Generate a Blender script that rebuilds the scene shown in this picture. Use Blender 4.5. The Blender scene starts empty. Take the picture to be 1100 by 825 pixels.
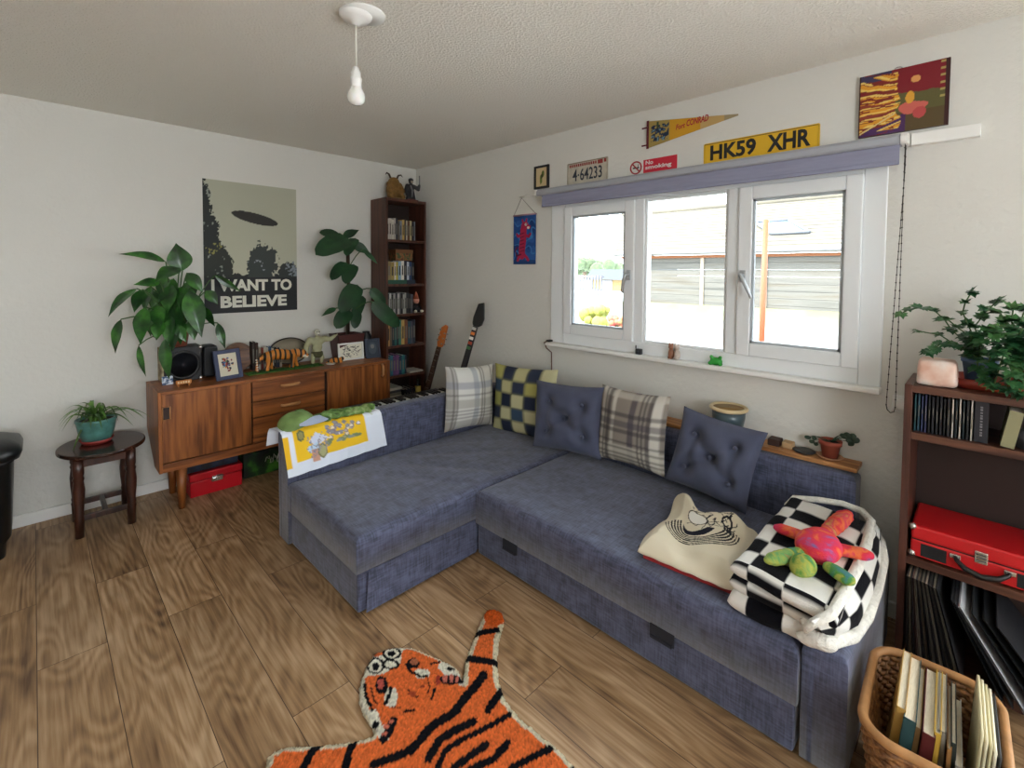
import bpy, math, random
import numpy as np
from mathutils import Vector, Matrix, noise as mnoise
R_ = math.radians
rnd = random.Random(7)
SC = bpy.context.scene
COL = SC.collection

# ------------------------------------------------------------------ camera, sky, lights, exposure
F_PX, CY, YAW, PITCH, ROLL, EYE = 512.891, 311.166, 0.78377, 0.03785, 0.007, 1.415
XB, YA, H = 2.479, 3.714, 2.335          # window wall plane, poster wall plane, ceiling height
XN, YB = -2.0, -2.25                    # unseen walls

def cam_axes():
    f = Vector((math.cos(YAW)*math.cos(PITCH), math.sin(YAW)*math.cos(PITCH), -math.sin(PITCH)))
    r = Vector((math.sin(YAW), -math.cos(YAW), 0)); u = r.cross(f)
    c, s = math.cos(ROLL), math.sin(ROLL)
    return c*r+s*u, -s*r+c*u, f
CR, CU, CF = cam_axes()
def at(u, v, ax, val):
    """survey helper: the point of the plane (axis ax = val) that the photograph shows at pixel u, v"""
    d = CF + CR*((u-550)/F_PX) + CU*((CY-v)/F_PX)
    o = Vector((0, 0, EYE)); t = (val-o[ax])/d[ax]
    return o + d*t

cd = bpy.data.cameras.new('camera'); cam = bpy.data.objects.new('camera', cd); COL.objects.link(cam)
cd.sensor_width = 36; cd.lens = F_PX*36/1100; cd.shift_y = -(412.5-CY)/1100; cd.clip_start = 0.02
m = Matrix((CR, CU, -CF)).transposed().to_4x4(); m.translation = (0, 0, EYE); cam.matrix_world = m
SC.camera = cam

SC.view_settings.view_transform = 'Standard'; SC.view_settings.look = 'None'
SC.view_settings.gamma = 1; SC.view_settings.exposure = 0.2; SC.view_settings.use_curve_mapping = False
try:
    SC.cycles.use_denoising = True; SC.cycles.max_bounces = 10; SC.cycles.diffuse_bounces = 6
    SC.cycles.transparent_max_bounces = 12; SC.cycles.sample_clamp_indirect = 6
except Exception: pass

SKY_STRENGTH, SUN, DOOR_W, BACK_FILL_W = 11.0, 11.0, 62, 16
w = bpy.data.worlds.new('sky'); SC.world = w; w.use_nodes = True
bg = w.node_tree.nodes['Background']; bg.inputs[0].default_value = (0.86, 0.93, 1.0, 1); bg.inputs[1].default_value = SKY_STRENGTH
sl = bpy.data.lights.new('sun', 'SUN'); sl.energy = SUN; sl.angle = R_(3); sl.color = (1, .95, .88)
so = bpy.data.objects.new('sun', sl); COL.objects.link(so)
so.rotation_euler = Vector((.55, -.35, -.75)).to_track_quat('-Z', 'Y').to_euler(); so.location = (-4, 4, 8)
def area(name, loc, direction, sx, sy, e, color, portal=False):
    l = bpy.data.lights.new(name, 'AREA'); l.shape = 'RECTANGLE'; l.size = sx; l.size_y = sy; l.energy = e; l.color = color
    if portal: l.cycles.is_portal = True
    o = bpy.data.objects.new(name, l); COL.objects.link(o); o.location = loc
    o.rotation_euler = Vector(direction).to_track_quat('-Z', 'Z').to_euler()
    return o
area('window_portal', (XB+.16, 1.19, 1.40), (-1, 0, 0), 1.75, .95, 1, (1, 1, 1), True)
area('garden_door_daylight', (XB+.2, -1.55, 1.05), (-1, 0, .7), 1.2, 1.9, DOOR_W, (.92, .96, 1.0))
area('added_back_fill', (-.15, YB-.14, 1.45), (0, 1, .6), 1.6, 1.2, BACK_FILL_W, (1.0, .98, .94))  # fill lamp added behind the camera to brighten the room, tilted towards the ceiling

# ------------------------------------------------------------------ materials
def lin(h):
    h = h.lstrip('#'); c = [int(h[i:i+2], 16)/255 for i in (0, 2, 4)]
    return tuple(x/12.92 if x <= .04045 else ((x+.055)/1.055)**2.4 for x in c)
_mc = {}
def mat(name, color='#808080', rough=.6, metal=0, var=0, vscale=8, bump=0, bscale=60, coords='Object', stretch=(1, 1, 1), sheen=0, spec=.5, trans=0, color2=None, emit=None, detail=4):
    """procedural material: base colour varied by stretched noise, optional noise bump"""
    if name in _mc: return _mc[name]
    mt = bpy.data.materials.new(name); mt.use_nodes = True; nt = mt.node_tree; N = nt.nodes; L = nt.links
    b = N['Principled BSDF']; c = lin(color)
    b.inputs['Base Color'].default_value = (*c, 1); b.inputs['Roughness'].default_value = rough; b.inputs['Metallic'].default_value = metal
    b.inputs['Specular IOR Level'].default_value = spec
    if sheen: b.inputs['Sheen Weight'].default_value = sheen
    if trans: b.inputs['Subsurface Weight'].default_value = trans; b.inputs['Subsurface Radius'].default_value = (.05, .03, .02)
    tc = N.new('ShaderNodeTexCoord'); mp = N.new('ShaderNodeMapping'); mp.inputs['Scale'].default_value = stretch
    L.new(tc.outputs[coords], mp.inputs[0])
    if var or color2:
        nz = N.new('ShaderNodeTexNoise'); nz.inputs['Scale'].default_value = vscale; nz.inputs['Detail'].default_value = detail
        L.new(mp.outputs[0], nz.inputs['Vector'])
        rp = N.new('ShaderNodeValToRGB'); L.new(nz.outputs['Fac'], rp.inputs[0]); L.new(rp.outputs[0], b.inputs['Base Color'])
        if color2: a_, b_ = c, lin(color2)
        else: a_ = tuple(x*(1-var) for x in c); b_ = tuple(min(1, x*(1+var)) for x in c)
        rp.color_ramp.elements[0].position = .32; rp.color_ramp.elements[1].position = .68
        rp.color_ramp.elements[0].color = (*a_, 1); rp.color_ramp.elements[1].color = (*b_, 1)
    if bump:
        nb = N.new('ShaderNodeTexNoise'); nb.inputs['Scale'].default_value = bscale; nb.inputs['Detail'].default_value = 3
        L.new(mp.outputs[0], nb.inputs['Vector'])
        bp = N.new('ShaderNodeBump'); bp.inputs['Strength'].default_value = bump; bp.inputs['Distance'].default_value = .01
        L.new(nb.outputs['Fac'], bp.inputs['Height']); L.new(bp.outputs[0], b.inputs['Normal'])
    if emit: b.inputs['Emission Color'].default_value = (*lin(emit[0]), 1); b.inputs['Emission Strength'].default_value = emit[1]
    _mc[name] = mt
    return mt

def ramp_mat(name, stops, scale, rough=.7, kind='noise', stretch=(1, 1, 1), distort=0, bump=0, bscale=200, const=False, detail=3):
    """colours of a ramp spread by a noise or wave texture (tie-dye, stripes, wood grain)"""
    if name in _mc: return _mc[name]
    mt = bpy.data.materials.new(name); mt.use_nodes = True; nt = mt.node_tree; N = nt.nodes; L = nt.links; b = N['Principled BSDF']
    b.inputs['Roughness'].default_value = rough
    tc = N.new('ShaderNodeTexCoord'); mp = N.new('ShaderNodeMapping'); mp.inputs['Scale'].default_value = stretch; L.new(tc.outputs['Object'], mp.inputs[0])
    if kind == 'noise':
        t = N.new('ShaderNodeTexNoise'); t.inputs['Scale'].default_value = scale; t.inputs['Detail'].default_value = detail; t.inputs['Distortion'].default_value = distort
    else:
        t = N.new('ShaderNodeTexWave'); t.inputs['Scale'].default_value = scale; t.inputs['Distortion'].default_value = distort; t.inputs['Detail'].default_value = detail
        t.bands_direction = {'wave': 'X', 'wavez': 'Z', 'wavey': 'Y'}[kind]
    L.new(mp.outputs[0], t.inputs['Vector'])
    rp = N.new('ShaderNodeValToRGB'); L.new(t.outputs['Fac'], rp.inputs[0]); L.new(rp.outputs[0], b.inputs['Base Color'])
    if const: rp.color_ramp.interpolation = 'CONSTANT'
    e = rp.color_ramp.elements
    while len(e) < len(stops): e.new(.5)
    for k, (p_, h_) in enumerate(stops): e[k].position = p_; e[k].color = (*lin(h_), 1)
    if bump:
        nb = N.new('ShaderNodeTexNoise'); nb.inputs['Scale'].default_value = bscale; L.new(tc.outputs['Object'], nb.inputs['Vector'])
        bp = N.new('ShaderNodeBump'); bp.inputs['Strength'].default_value = bump; bp.inputs['Distance'].default_value = .005
        L.new(nb.outputs['Fac'], bp.inputs['Height']); L.new(bp.outputs[0], b.inputs['Normal'])
    _mc[name] = mt
    return mt

def wood(name, dark, light, axis='z', scale=9, rough=.45, fine=60):
    """grain running along one axis"""
    if name in _mc: return _mc[name]
    s = {'x': (.08, 1, 1), 'y': (1, .08, 1), 'z': (1, 1, .08)}[axis]
    mt = bpy.data.materials.new(name); mt.use_nodes = True; nt = mt.node_tree; N = nt.nodes; L = nt.links; b = N['Principled BSDF']
    b.inputs['Roughness'].default_value = rough
    tc = N.new('ShaderNodeTexCoord'); mp = N.new('ShaderNodeMapping'); mp.inputs['Scale'].default_value = s; L.new(tc.outputs['Object'], mp.inputs[0])
    n1 = N.new('ShaderNodeTexNoise'); n1.inputs['Scale'].default_value = scale; n1.inputs['Detail'].default_value = 2; L.new(mp.outputs[0], n1.inputs['Vector'])
    mu = N.new('ShaderNodeMath'); mu.operation = 'MULTIPLY'; mu.inputs[1].default_value = 34; L.new(n1.outputs['Fac'], mu.inputs[0])
    si = N.new('ShaderNodeMath'); si.operation = 'SINE'; L.new(mu.outputs[0], si.inputs[0])
    n2 = N.new('ShaderNodeTexNoise'); n2.inputs['Scale'].default_value = fine; n2.inputs['Detail'].default_value = 3; L.new(mp.outputs[0], n2.inputs['Vector'])
    ad = N.new('ShaderNodeMath'); ad.operation = 'MULTIPLY_ADD'; ad.inputs[1].default_value = .16; L.new(si.outputs[0], ad.inputs[0]); L.new(n2.outputs['Fac'], ad.inputs[2])
    rp = N.new('ShaderNodeValToRGB'); L.new(ad.outputs[0], rp.inputs[0]); L.new(rp.outputs[0], b.inputs['Base Color'])
    rp.color_ramp.elements[0].position = .25; rp.color_ramp.elements[1].position = .75
    rp.color_ramp.elements[0].color = (*lin(dark), 1); rp.color_ramp.elements[1].color = (*lin(light), 1)
    _mc[name] = mt
    return mt

def paint_mat(name, rough=.8, bump=0, bscale=300, spec=.3, sheen=0):
    """reads the colours woven or printed into the mesh"""
    if name in _mc: return _mc[name]
    mt = bpy.data.materials.new(name); mt.use_nodes = True; nt = mt.node_tree; N = nt.nodes; L = nt.links; b = N['Principled BSDF']
    a = N.new('ShaderNodeVertexColor'); a.layer_name = 'Col'; L.new(a.outputs[0], b.inputs['Base Color'])
    b.inputs['Roughness'].default_value = rough; b.inputs['Specular IOR Level'].default_value = spec
    if sheen: b.inputs['Sheen Weight'].default_value = sheen
    if bump:
        tc = N.new('ShaderNodeTexCoord'); nb = N.new('ShaderNodeTexNoise'); nb.inputs['Scale'].default_value = bscale; L.new(tc.outputs['Object'], nb.inputs['Vector'])
        bp = N.new('ShaderNodeBump'); bp.inputs['Strength'].default_value = bump; bp.inputs['Distance'].default_value = .006
        L.new(nb.outputs['Fac'], bp.inputs['Height']); L.new(bp.outputs[0], b.inputs['Normal'])
    _mc[name] = mt
    return mt

def fabric_mat(name, c1, c2, rough=.9, weave=500):
    """slubby woven cloth: long horizontal and vertical threads"""
    if name in _mc: return _mc[name]
    mt = bpy.data.materials.new(name); mt.use_nodes = True; nt = mt.node_tree; N = nt.nodes; L = nt.links; b = N['Principled BSDF']
    b.inputs['Roughness'].default_value = rough; b.inputs['Specular IOR Level'].default_value = .5; b.inputs['Sheen Weight'].default_value = .25
    tc = N.new('ShaderNodeTexCoord'); outs = []
    for s in ((1, .12, .12), (.12, 1, .12), (.12, .12, 1)):
        mp = N.new('ShaderNodeMapping'); mp.inputs['Scale'].default_value = s; L.new(tc.outputs['Object'], mp.inputs[0])
        nz = N.new('ShaderNodeTexNoise'); nz.inputs['Scale'].default_value = weave*.3; nz.inputs['Detail'].default_value = 3; L.new(mp.outputs[0], nz.inputs['Vector']); outs.append(nz.outputs['Fac'])
    a1 = N.new('ShaderNodeMath'); a1.operation = 'ADD'; L.new(outs[0], a1.inputs[0]); L.new(outs[1], a1.inputs[1])
    a2 = N.new('ShaderNodeMath'); a2.operation = 'ADD'; L.new(a1.outputs[0], a2.inputs[0]); L.new(outs[2], a2.inputs[1])
    dv = N.new('ShaderNodeMath'); dv.operation = 'DIVIDE'; dv.inputs[1].default_value = 3; L.new(a2.outputs[0], dv.inputs[0])
    rp = N.new('ShaderNodeValToRGB'); L.new(dv.outputs[0], rp.inputs[0]); L.new(rp.outputs[0], b.inputs['Base Color'])
    rp.color_ramp.elements[0].position = .38; rp.color_ramp.elements[1].position = .62
    rp.color_ramp.elements[0].color = (*lin(c1), 1); rp.color_ramp.elements[1].color = (*lin(c2), 1)
    bp = N.new('ShaderNodeBump'); bp.inputs['Strength'].default_value = .25; bp.inputs['Distance'].default_value = .003
    L.new(dv.outputs[0], bp.inputs['Height']); L.new(bp.outputs[0], b.inputs['Normal'])
    _mc[name] = mt
    return mt

def glass_mat():
    if 'pane_glass' in _mc: return _mc['pane_glass']
    mt = bpy.data.materials.new('pane_glass'); mt.use_nodes = True; nt = mt.node_tree; N = nt.nodes; L = nt.links
    N.remove(N['Principled BSDF']); t = N.new('ShaderNodeBsdfTransparent'); g = N.new('ShaderNodeBsdfGlossy'); g.inputs['Roughness'].default_value = .02
    t.inputs[0].default_value = (.97, .985, .98, 1)
    fr = N.new('ShaderNodeFresnel'); fr.inputs[0].default_value = 1.3; mx = N.new('ShaderNodeMixShader')
    L.new(fr.outputs[0], mx.inputs[0]); L.new(t.outputs[0], mx.inputs[1]); L.new(g.outputs[0], mx.inputs[2]); L.new(mx.outputs[0], N['Material Output'].inputs[0])
    _mc['pane_glass'] = mt
    return mt

def floor_mat():
    mt = bpy.data.materials.new('oak_laminate'); mt.use_nodes = True; nt = mt.node_tree; N = nt.nodes; L = nt.links; b = N['Principled BSDF']
    b.inputs['Roughness'].default_value = .42; b.inputs['Specular IOR Level'].default_value = .35
    tc = N.new('ShaderNodeTexCoord')
    sw = N.new('ShaderNodeMapping'); sw.inputs['Rotation'].default_value = (0, 0, R_(90)); sw.inputs['Location'].default_value = (.31, .07, 0); L.new(tc.outputs['Object'], sw.inputs[0])
    br = N.new('ShaderNodeTexBrick'); br.offset = .37; br.inputs['Scale'].default_value = 1
    br.inputs['Brick Width'].default_value = 1.28; br.inputs['Row Height'].default_value = .19; br.inputs['Mortar Size'].default_value = .0013; br.inputs['Mortar Smooth'].default_value = .2
    br.inputs['Color1'].default_value = (0, 0, 0, 1); br.inputs['Color2'].default_value = (1, 1, 1, 1); br.inputs['Mortar'].default_value = (.5, .5, .5, 1)
    L.new(sw.outputs[0], br.inputs['Vector'])
    # each board its own offset into the grain
    cx = N.new('ShaderNodeCombineXYZ'); ml = N.new('ShaderNodeMath'); ml.operation = 'MULTIPLY'; ml.inputs[1].default_value = 23.7
    L.new(br.outputs['Color'], ml.inputs[0]); L.new(ml.outputs[0], cx.inputs[2]); L.new(ml.outputs[0], cx.inputs[0])
    va = N.new('ShaderNodeVectorMath'); va.operation = 'ADD'; L.new(sw.outputs[0], va.inputs[0]); L.new(cx.outputs[0], va.inputs[1])
    g1m = N.new('ShaderNodeMapping'); g1m.inputs['Scale'].default_value = (1.5, 6.5, 1); L.new(va.outputs[0], g1m.inputs[0])
    n1 = N.new('ShaderNodeTexNoise'); n1.inputs['Scale'].default_value = 1; n1.inputs['Detail'].default_value = 1.2; n1.inputs['Roughness'].default_value = .4; L.new(g1m.outputs[0], n1.inputs['Vector'])
    mu = N.new('ShaderNodeMath'); mu.operation = 'MULTIPLY'; mu.inputs[1].default_value = 85; L.new(n1.outputs['Fac'], mu.inputs[0])
    si = N.new('ShaderNodeMath'); si.operation = 'SINE'; L.new(mu.outputs[0], si.inputs[0])
    g2m = N.new('ShaderNodeMapping'); g2m.inputs['Scale'].default_value = (4, 90, 1); L.new(va.outputs[0], g2m.inputs[0])
    n2 = N.new('ShaderNodeTexNoise'); n2.inputs['Scale'].default_value = 1; n2.inputs['Detail'].default_value = 4; L.new(g2m.outputs[0], n2.inputs['Vector'])
    g3m = N.new('ShaderNodeMapping'); g3m.inputs['Scale'].default_value = (1.6, 5, 1); L.new(va.outputs[0], g3m.inputs[0])
    n3 = N.new('ShaderNodeTexNoise'); n3.inputs['Scale'].default_value = 1.6; n3.inputs['Detail'].default_value = 3; L.new(g3m.outputs[0], n3.inputs['Vector'])
    a1 = N.new('ShaderNodeMath'); a1.operation = 'MULTIPLY_ADD'; a1.inputs[1].default_value = .055; L.new(si.outputs[0], a1.inputs[0])
    h2 = N.new('ShaderNodeMath'); h2.operation = 'MULTIPLY'; h2.inputs[1].default_value = .5; L.new(n2.outputs['Fac'], h2.inputs[0]); L.new(h2.outputs[0], a1.inputs[2])
    a2 = N.new('ShaderNodeMath'); a2.operation = 'MULTIPLY_ADD'; a2.inputs[1].default_value = .55; L.new(n3.outputs['Fac'], a2.inputs[0]); L.new(a1.outputs[0], a2.inputs[2])
    rp = N.new('ShaderNodeValToRGB'); L.new(a2.outputs[0], rp.inputs[0]); e = rp.color_ramp.elements
    e[0].position = .30; e[0].color = (*lin('#644a34'), 1); e[1].position = .72; e[1].color = (*lin('#bd9f7e'), 1)
    k = e.new(.5); k.color = (*lin('#997957'), 1)
    hs = N.new('ShaderNodeHueSaturation'); L.new(rp.outputs[0], hs.inputs['Color'])
    vm = N.new('ShaderNodeMapRange'); vm.inputs['To Min'].default_value = .90; vm.inputs['To Max'].default_value = 1.08; L.new(br.outputs['Color'], vm.inputs[0]); L.new(vm.outputs[0], hs.inputs['Value'])
    mx = N.new('ShaderNodeMix'); mx.data_type = 'RGBA'; mx.inputs['B'].default_value = (*lin('#4a3626'), 1)
    L.new(br.outputs['Fac'], mx.inputs['Factor']); L.new(hs.outputs[0], mx.inputs['A']); L.new(mx.outputs['Result'], b.inputs['Base Color'])
    bp = N.new('ShaderNodeBump'); bp.inputs['Strength'].default_value = .12; bp.inputs['Distance'].default_value = .002; L.new(a2.outputs[0], bp.inputs['Height']); L.new(bp.outputs[0], b.inputs['Normal'])
    return mt

def artex_mat():
    """stippled ceiling plaster"""
    mt = bpy.data.materials.new('stippled_plaster'); mt.use_nodes = True; nt = mt.node_tree; N = nt.nodes; L = nt.links; b = N['Principled BSDF']
    b.inputs['Base Color'].default_value = (*lin('#efede5'), 1); b.inputs['Roughness'].default_value = .9; b.inputs['Specular IOR Level'].default_value = .15
    tc = N.new('ShaderNodeTexCoord'); nz = N.new('ShaderNodeTexNoise'); nz.inputs['Scale'].default_value = 95; nz.inputs['Detail'].default_value = 3; L.new(tc.outputs['Object'], nz.inputs['Vector'])
    rp = N.new('ShaderNodeValToRGB'); rp.color_ramp.elements[0].position = .46; rp.color_ramp.elements[1].position = .62; L.new(nz.outputs['Fac'], rp.inputs[0])
    bp = N.new('ShaderNodeBump'); bp.inputs['Strength'].default_value = .6; bp.inputs['Distance'].default_value = .010; L.new(rp.outputs[0], bp.inputs['Height']); L.new(bp.outputs[0], b.inputs['Normal'])
    return mt

# ------------------------------------------------------------------ mesh helpers
class MB:
    def __init__(s): s.v = []; s.f = []; s.m = []; s.sm = []; s.c = None
    def add(s, vs, fs, mi=0, smooth=False, M=None):
        o = len(s.v)
        s.v += [tuple(M @ Vector(p)) if M else tuple(p) for p in vs]
        for f in fs: s.f.append(tuple(i+o for i in f)); s.m.append(mi); s.sm.append(smooth)
        return s
    def box(s, x0, x1, y0, y1, z0, z1, mi=0, M=None):
        x0, x1 = sorted((x0, x1)); y0, y1 = sorted((y0, y1)); z0, z1 = sorted((z0, z1))
        vs = [(x, y, z) for z in (z0, z1) for y in (y0, y1) for x in (x0, x1)]
        return s.add(vs, [(0, 2, 3, 1), (4, 5, 7, 6), (0, 1, 5, 4), (2, 6, 7, 3), (0, 4, 6, 2), (1, 3, 7, 5)], mi, False, M)
    def tube(s, pts, r, seg=8, mi=0, closed=False, M=None, caps=True):
        pts = [Vector(p) for p in pts]; n = len(pts); rr = r if isinstance(r, (list, tuple)) else [r]*n
        up = None; rings = []; vs = []
        for i, p in enumerate(pts):
            a = pts[(i-1) % n] if (closed or i > 0) else p; b = pts[(i+1) % n] if (closed or i < n-1) else p
            t = (b-a)
            if t.length < 1e-9: t = Vector((0, 0, 1))
            t.normalize()
            if up is None:
                up = Vector((0, 0, 1)) if abs(t.z) < .9 else Vector((1, 0, 0))
            up = up - t*up.dot(t)
            if up.length < 1e-6: up = t.orthogonal()
            up.normalize(); sd = t.cross(up)
            for k in range(seg):
                an = 2*math.pi*k/seg; vs.append(p + (up*math.cos(an)+sd*math.sin(an))*rr[i])
        fs = []
        for i in range(n if closed else n-1):
            j = (i+1) % n
            for k in range(seg): fs.append((i*seg+k, i*seg+(k+1) % seg, j*seg+(k+1) % seg, j*seg+k))
        if not closed and caps:
            fs.append(tuple(reversed(range(seg)))); fs.append(tuple(range((n-1)*seg, n*seg)))
        return s.add(vs, fs, mi, True, M)
    def lathe(s, prof, c=(0, 0, 0), seg=28, mi=0, M=None, sx=1, sy=1, smooth=True):
        """prof: list of (radius, z)"""
        vs = []; n = len(prof)
        for (r, z) in prof:
            for k in range(seg):
                a = 2*math.pi*k/seg; vs.append((c[0]+r*sx*math.cos(a), c[1]+r*sy*math.sin(a), c[2]+z))
        fs = [(i*seg+k, i*seg+(k+1) % seg, (i+1)*seg+(k+1) % seg, (i+1)*seg+k) for i in range(n-1) for k in range(seg)]
        if prof[0][0] > 1e-5: fs.append(tuple(reversed(range(seg))))
        if prof[-1][0] > 1e-5: fs.append(tuple(range((n-1)*seg, n*seg)))
        return s.add(vs, fs, mi, smooth, M)
    def ball(s, c, r, mi=0, M=None, seg=16, rings=10):
        r = (r, r, r) if not isinstance(r, (tuple, list)) else r
        vs = [(c[0], c[1], c[2]-r[2])]
        for i in range(1, rings):
            t = -math.pi/2+math.pi*i/rings
            for k in range(seg):
                a = 2*math.pi*k/seg; vs.append((c[0]+r[0]*math.cos(t)*math.cos(a), c[1]+r[1]*math.cos(t)*math.sin(a), c[2]+r[2]*math.sin(t)))
        vs.append((c[0], c[1], c[2]+r[2])); L = len(vs)-1; fs = []
        for k in range(seg): fs.append((0, 1+(k+1) % seg, 1+k)); fs.append((L, 1+(rings-2)*seg+k, 1+(rings-2)*seg+(k+1) % seg))
        for i in range(rings-2):
            for k in range(seg): fs.append((1+i*seg+k, 1+i*seg+(k+1) % seg, 1+(i+1)*seg+(k+1) % seg, 1+(i+1)*seg+k))
        return s.add(vs, fs, mi, True, M)
    def prism(s, poly, d0, d1, plane='xy', mi=0, M=None, smooth=False):
        """polygon (2-D, counter-clockwise or not) extruded between d0 and d1 along the axis left over"""
        def P(a, b, d): return {'xy': (a, b, d), 'xz': (a, d, b), 'yz': (d, a, b)}[plane]
        n = len(poly); vs = [P(a, b, d0) for a, b in poly]+[P(a, b, d1) for a, b in poly]
        fs = [tuple(reversed(range(n))), tuple(range(n, 2*n))]+[(i, (i+1) % n, n+(i+1) % n, n+i) for i in range(n)]
        return s.add(vs, fs, mi, smooth, M)
    def grid(s, fn, nu, nv, mi=0, smooth=True, M=None, keep=None):
        vs = [fn(i/nu, j/nv) for j in range(nv+1) for i in range(nu+1)]
        fs = [(j*(nu+1)+i, j*(nu+1)+i+1, (j+1)*(nu+1)+i+1, (j+1)*(nu+1)+i) for j in range(nv) for i in range(nu) if keep is None or keep(i, j)]
        return s.add(vs, fs, mi, smooth, M)

_loc = {}
def _mesh(mb, name, mats, off, bevel, subsurf, fixn=True):
    me = bpy.data.meshes.new(name); o = Vector(off)
    me.from_pydata([tuple(Vector(p)-o) for p in mb.v], [], mb.f)
    for mt in (mats if isinstance(mats, (list, tuple)) else [mats]): me.materials.append(mt)
    me.polygons.foreach_set('material_index', mb.m); me.polygons.foreach_set('use_smooth', mb.sm)
    if mb.c is not None:
        ca = me.color_attributes.new('Col', 'FLOAT_COLOR', 'POINT')
        arr = np.ones((len(mb.v), 4), np.float32); arr[:, :3] = np.asarray(mb.c, np.float32)[:len(mb.v)]
        ca.data.foreach_set('color', arr.ravel())
    me.update()
    if fixn:
        import bmesh
        b = bmesh.new(); b.from_mesh(me); bmesh.ops.recalc_face_normals(b, faces=b.faces); b.to_mesh(me); b.free()
    ob = bpy.data.objects.new(name, me); COL.objects.link(ob)
    if bevel:
        md = ob.modifiers.new('bevel', 'BEVEL'); md.width = bevel; md.segments = 2; md.limit_method = 'ANGLE'; md.angle_limit = R_(40)
    if subsurf:
        md = ob.modifiers.new('subdivision', 'SUBSURF'); md.levels = subsurf; md.render_levels = subsurf
    return ob
def tagit(o, label, cat, group=None, kind=None):
    if label: o['label'] = label
    if cat: o['category'] = cat
    if group: o['group'] = group
    if kind: o['kind'] = kind
    return o
def thing(name, label, cat, loc, group=None, kind=None):
    o = bpy.data.objects.new(name, None); COL.objects.link(o); o.location = loc; o.empty_display_size = .05
    _loc[o.name] = Vector(loc); return tagit(o, label, cat, group, kind)
def part(parent, name, mb, mats, bevel=0, subsurf=0, label=None, remesh=0, kind=None, fixn=True):
    off = _loc[parent.name]; o = _mesh(mb, name, mats, off, bevel, subsurf, fixn); o.parent = parent; _loc[o.name] = off
    if label: o['label'] = label
    if kind: o['kind'] = kind
    if remesh: _rem(o, remesh)
    return o
def solo(name, mb, mats, label=None, cat=None, group=None, kind=None, bevel=0, subsurf=0, remesh=0, fixn=True):
    a = np.array(mb.v); off = Vector((float((a[:, 0].min()+a[:, 0].max())/2), float((a[:, 1].min()+a[:, 1].max())/2), float(a[:, 2].min())))
    o = _mesh(mb, name, mats, off, bevel, subsurf, fixn); o.location = off; _loc[o.name] = off
    if remesh: _rem(o, remesh)
    return tagit(o, label, cat, group, kind)
def _rem(o, vs):
    md = o.modifiers.new('remesh', 'REMESH'); md.mode = 'VOXEL'; md.voxel_size = vs; md.use_smooth_shade = True
    sm = o.modifiers.new('smooth', 'SMOOTH'); sm.factor = .5; sm.iterations = 4
def struct(name, mb, mats, bevel=0): return solo(name, mb, mats, kind='structure', bevel=bevel)

def frame_M(origin, ex, ey):
    """local x along ex, y along ey, z out"""
    ex = Vector(ex).normalized(); ey = Vector(ey); ey = (ey-ex*ey.dot(ex)).normalized(); ez = ex.cross(ey)
    M = Matrix((ex, ey, ez)).transposed().to_4x4(); M.translation = Vector(origin); return M
def text(mb, s, M, height, width=None, bold=0, depth=.0012, mi=0, shear=0, space=1.0):
    """lettering in the local xy plane of M, cap height `height`, lower left corner at the origin"""
    cu = bpy.data.curves.new('t', 'FONT'); cu.body = s; cu.size = 1; cu.offset = bold; cu.extrude = .01; cu.shear = shear; cu.space_character = space
    cu.resolution_u = 3
    o = bpy.data.objects.new('t', cu); COL.objects.link(o); dg = bpy.context.evaluated_depsgraph_get(); dg.update()
    me = bpy.data.meshes.new_from_object(o.evaluated_get(dg)); vs = np.array([v.co[:] for v in me.vertices]); fs = [tuple(p.vertices) for p in me.polygons]
    bpy.data.objects.remove(o); bpy.data.curves.remove(cu); bpy.data.meshes.remove(me)
    mn, mx_ = vs.min(0), vs.max(0); sy = height/(mx_[1]-mn[1]); sx = sy if width is None else width/(mx_[0]-mn[0])
    out = [((v[0]-mn[0])*sx, (v[1]-mn[1])*sy, depth if v[2] > 0 else 0) for v in vs]
    return mb.add(out, fs, mi, False, M)

# painting of prints and weaves into mesh colours (2-D coordinates of the print itself)
class Paint:
    def __init__(s, U, V, base): s.U = np.asarray(U, float); s.V = np.asarray(V, float); s.c = np.tile(np.array(lin(base)), (len(s.U), 1))
    def put(s, mask, color, a=1.0): s.c[mask] = s.c[mask]*(1-a)+np.array(lin(color) if isinstance(color, str) else color)*a
    def poly_mask(s, pts):
        ins = np.zeros(len(s.U), bool); n = len(pts)
        for i in range(n):
            (x1, y1), (x2, y2) = pts[i], pts[(i+1) % n]
            if y1 == y2: continue
            c = ((y1 > s.V) != (y2 > s.V)) & (s.U < (x2-x1)*(s.V-y1)/(y2-y1)+x1); ins ^= c
        return ins
    def poly(s, pts, color): s.put(s.poly_mask(pts), color)
    def dist(s, pts):
        d = np.full(len(s.U), 1e9)
        for (x1, y1), (x2, y2) in zip(pts[:-1], pts[1:]):
            dx, dy = x2-x1, y2-y1; L2 = dx*dx+dy*dy+1e-12; t = np.clip(((s.U-x1)*dx+(s.V-y1)*dy)/L2, 0, 1)
            d = np.minimum(d, np.hypot(s.U-x1-t*dx, s.V-y1-t*dy))
        return d
    def stroke(s, pts, w_, color): s.put(s.dist(pts) < w_/2, color)
    def ell(s, cx, cy, rx, ry, color, ring=None):
        d = np.hypot((s.U-cx)/rx, (s.V-cy)/ry)
        s.put((d < 1) if ring is None else (np.abs(d-1) < ring), color)
    def rect(s, x0, x1, y0, y1, color): s.put((s.U >= x0) & (s.U <= x1) & (s.V >= y0) & (s.V <= y1), color)
def fnoise(U, V, sc, seed=0): return np.array([mnoise.noise((u*sc, v*sc, seed*7.3)) for u, v in zip(U, V)])
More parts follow.
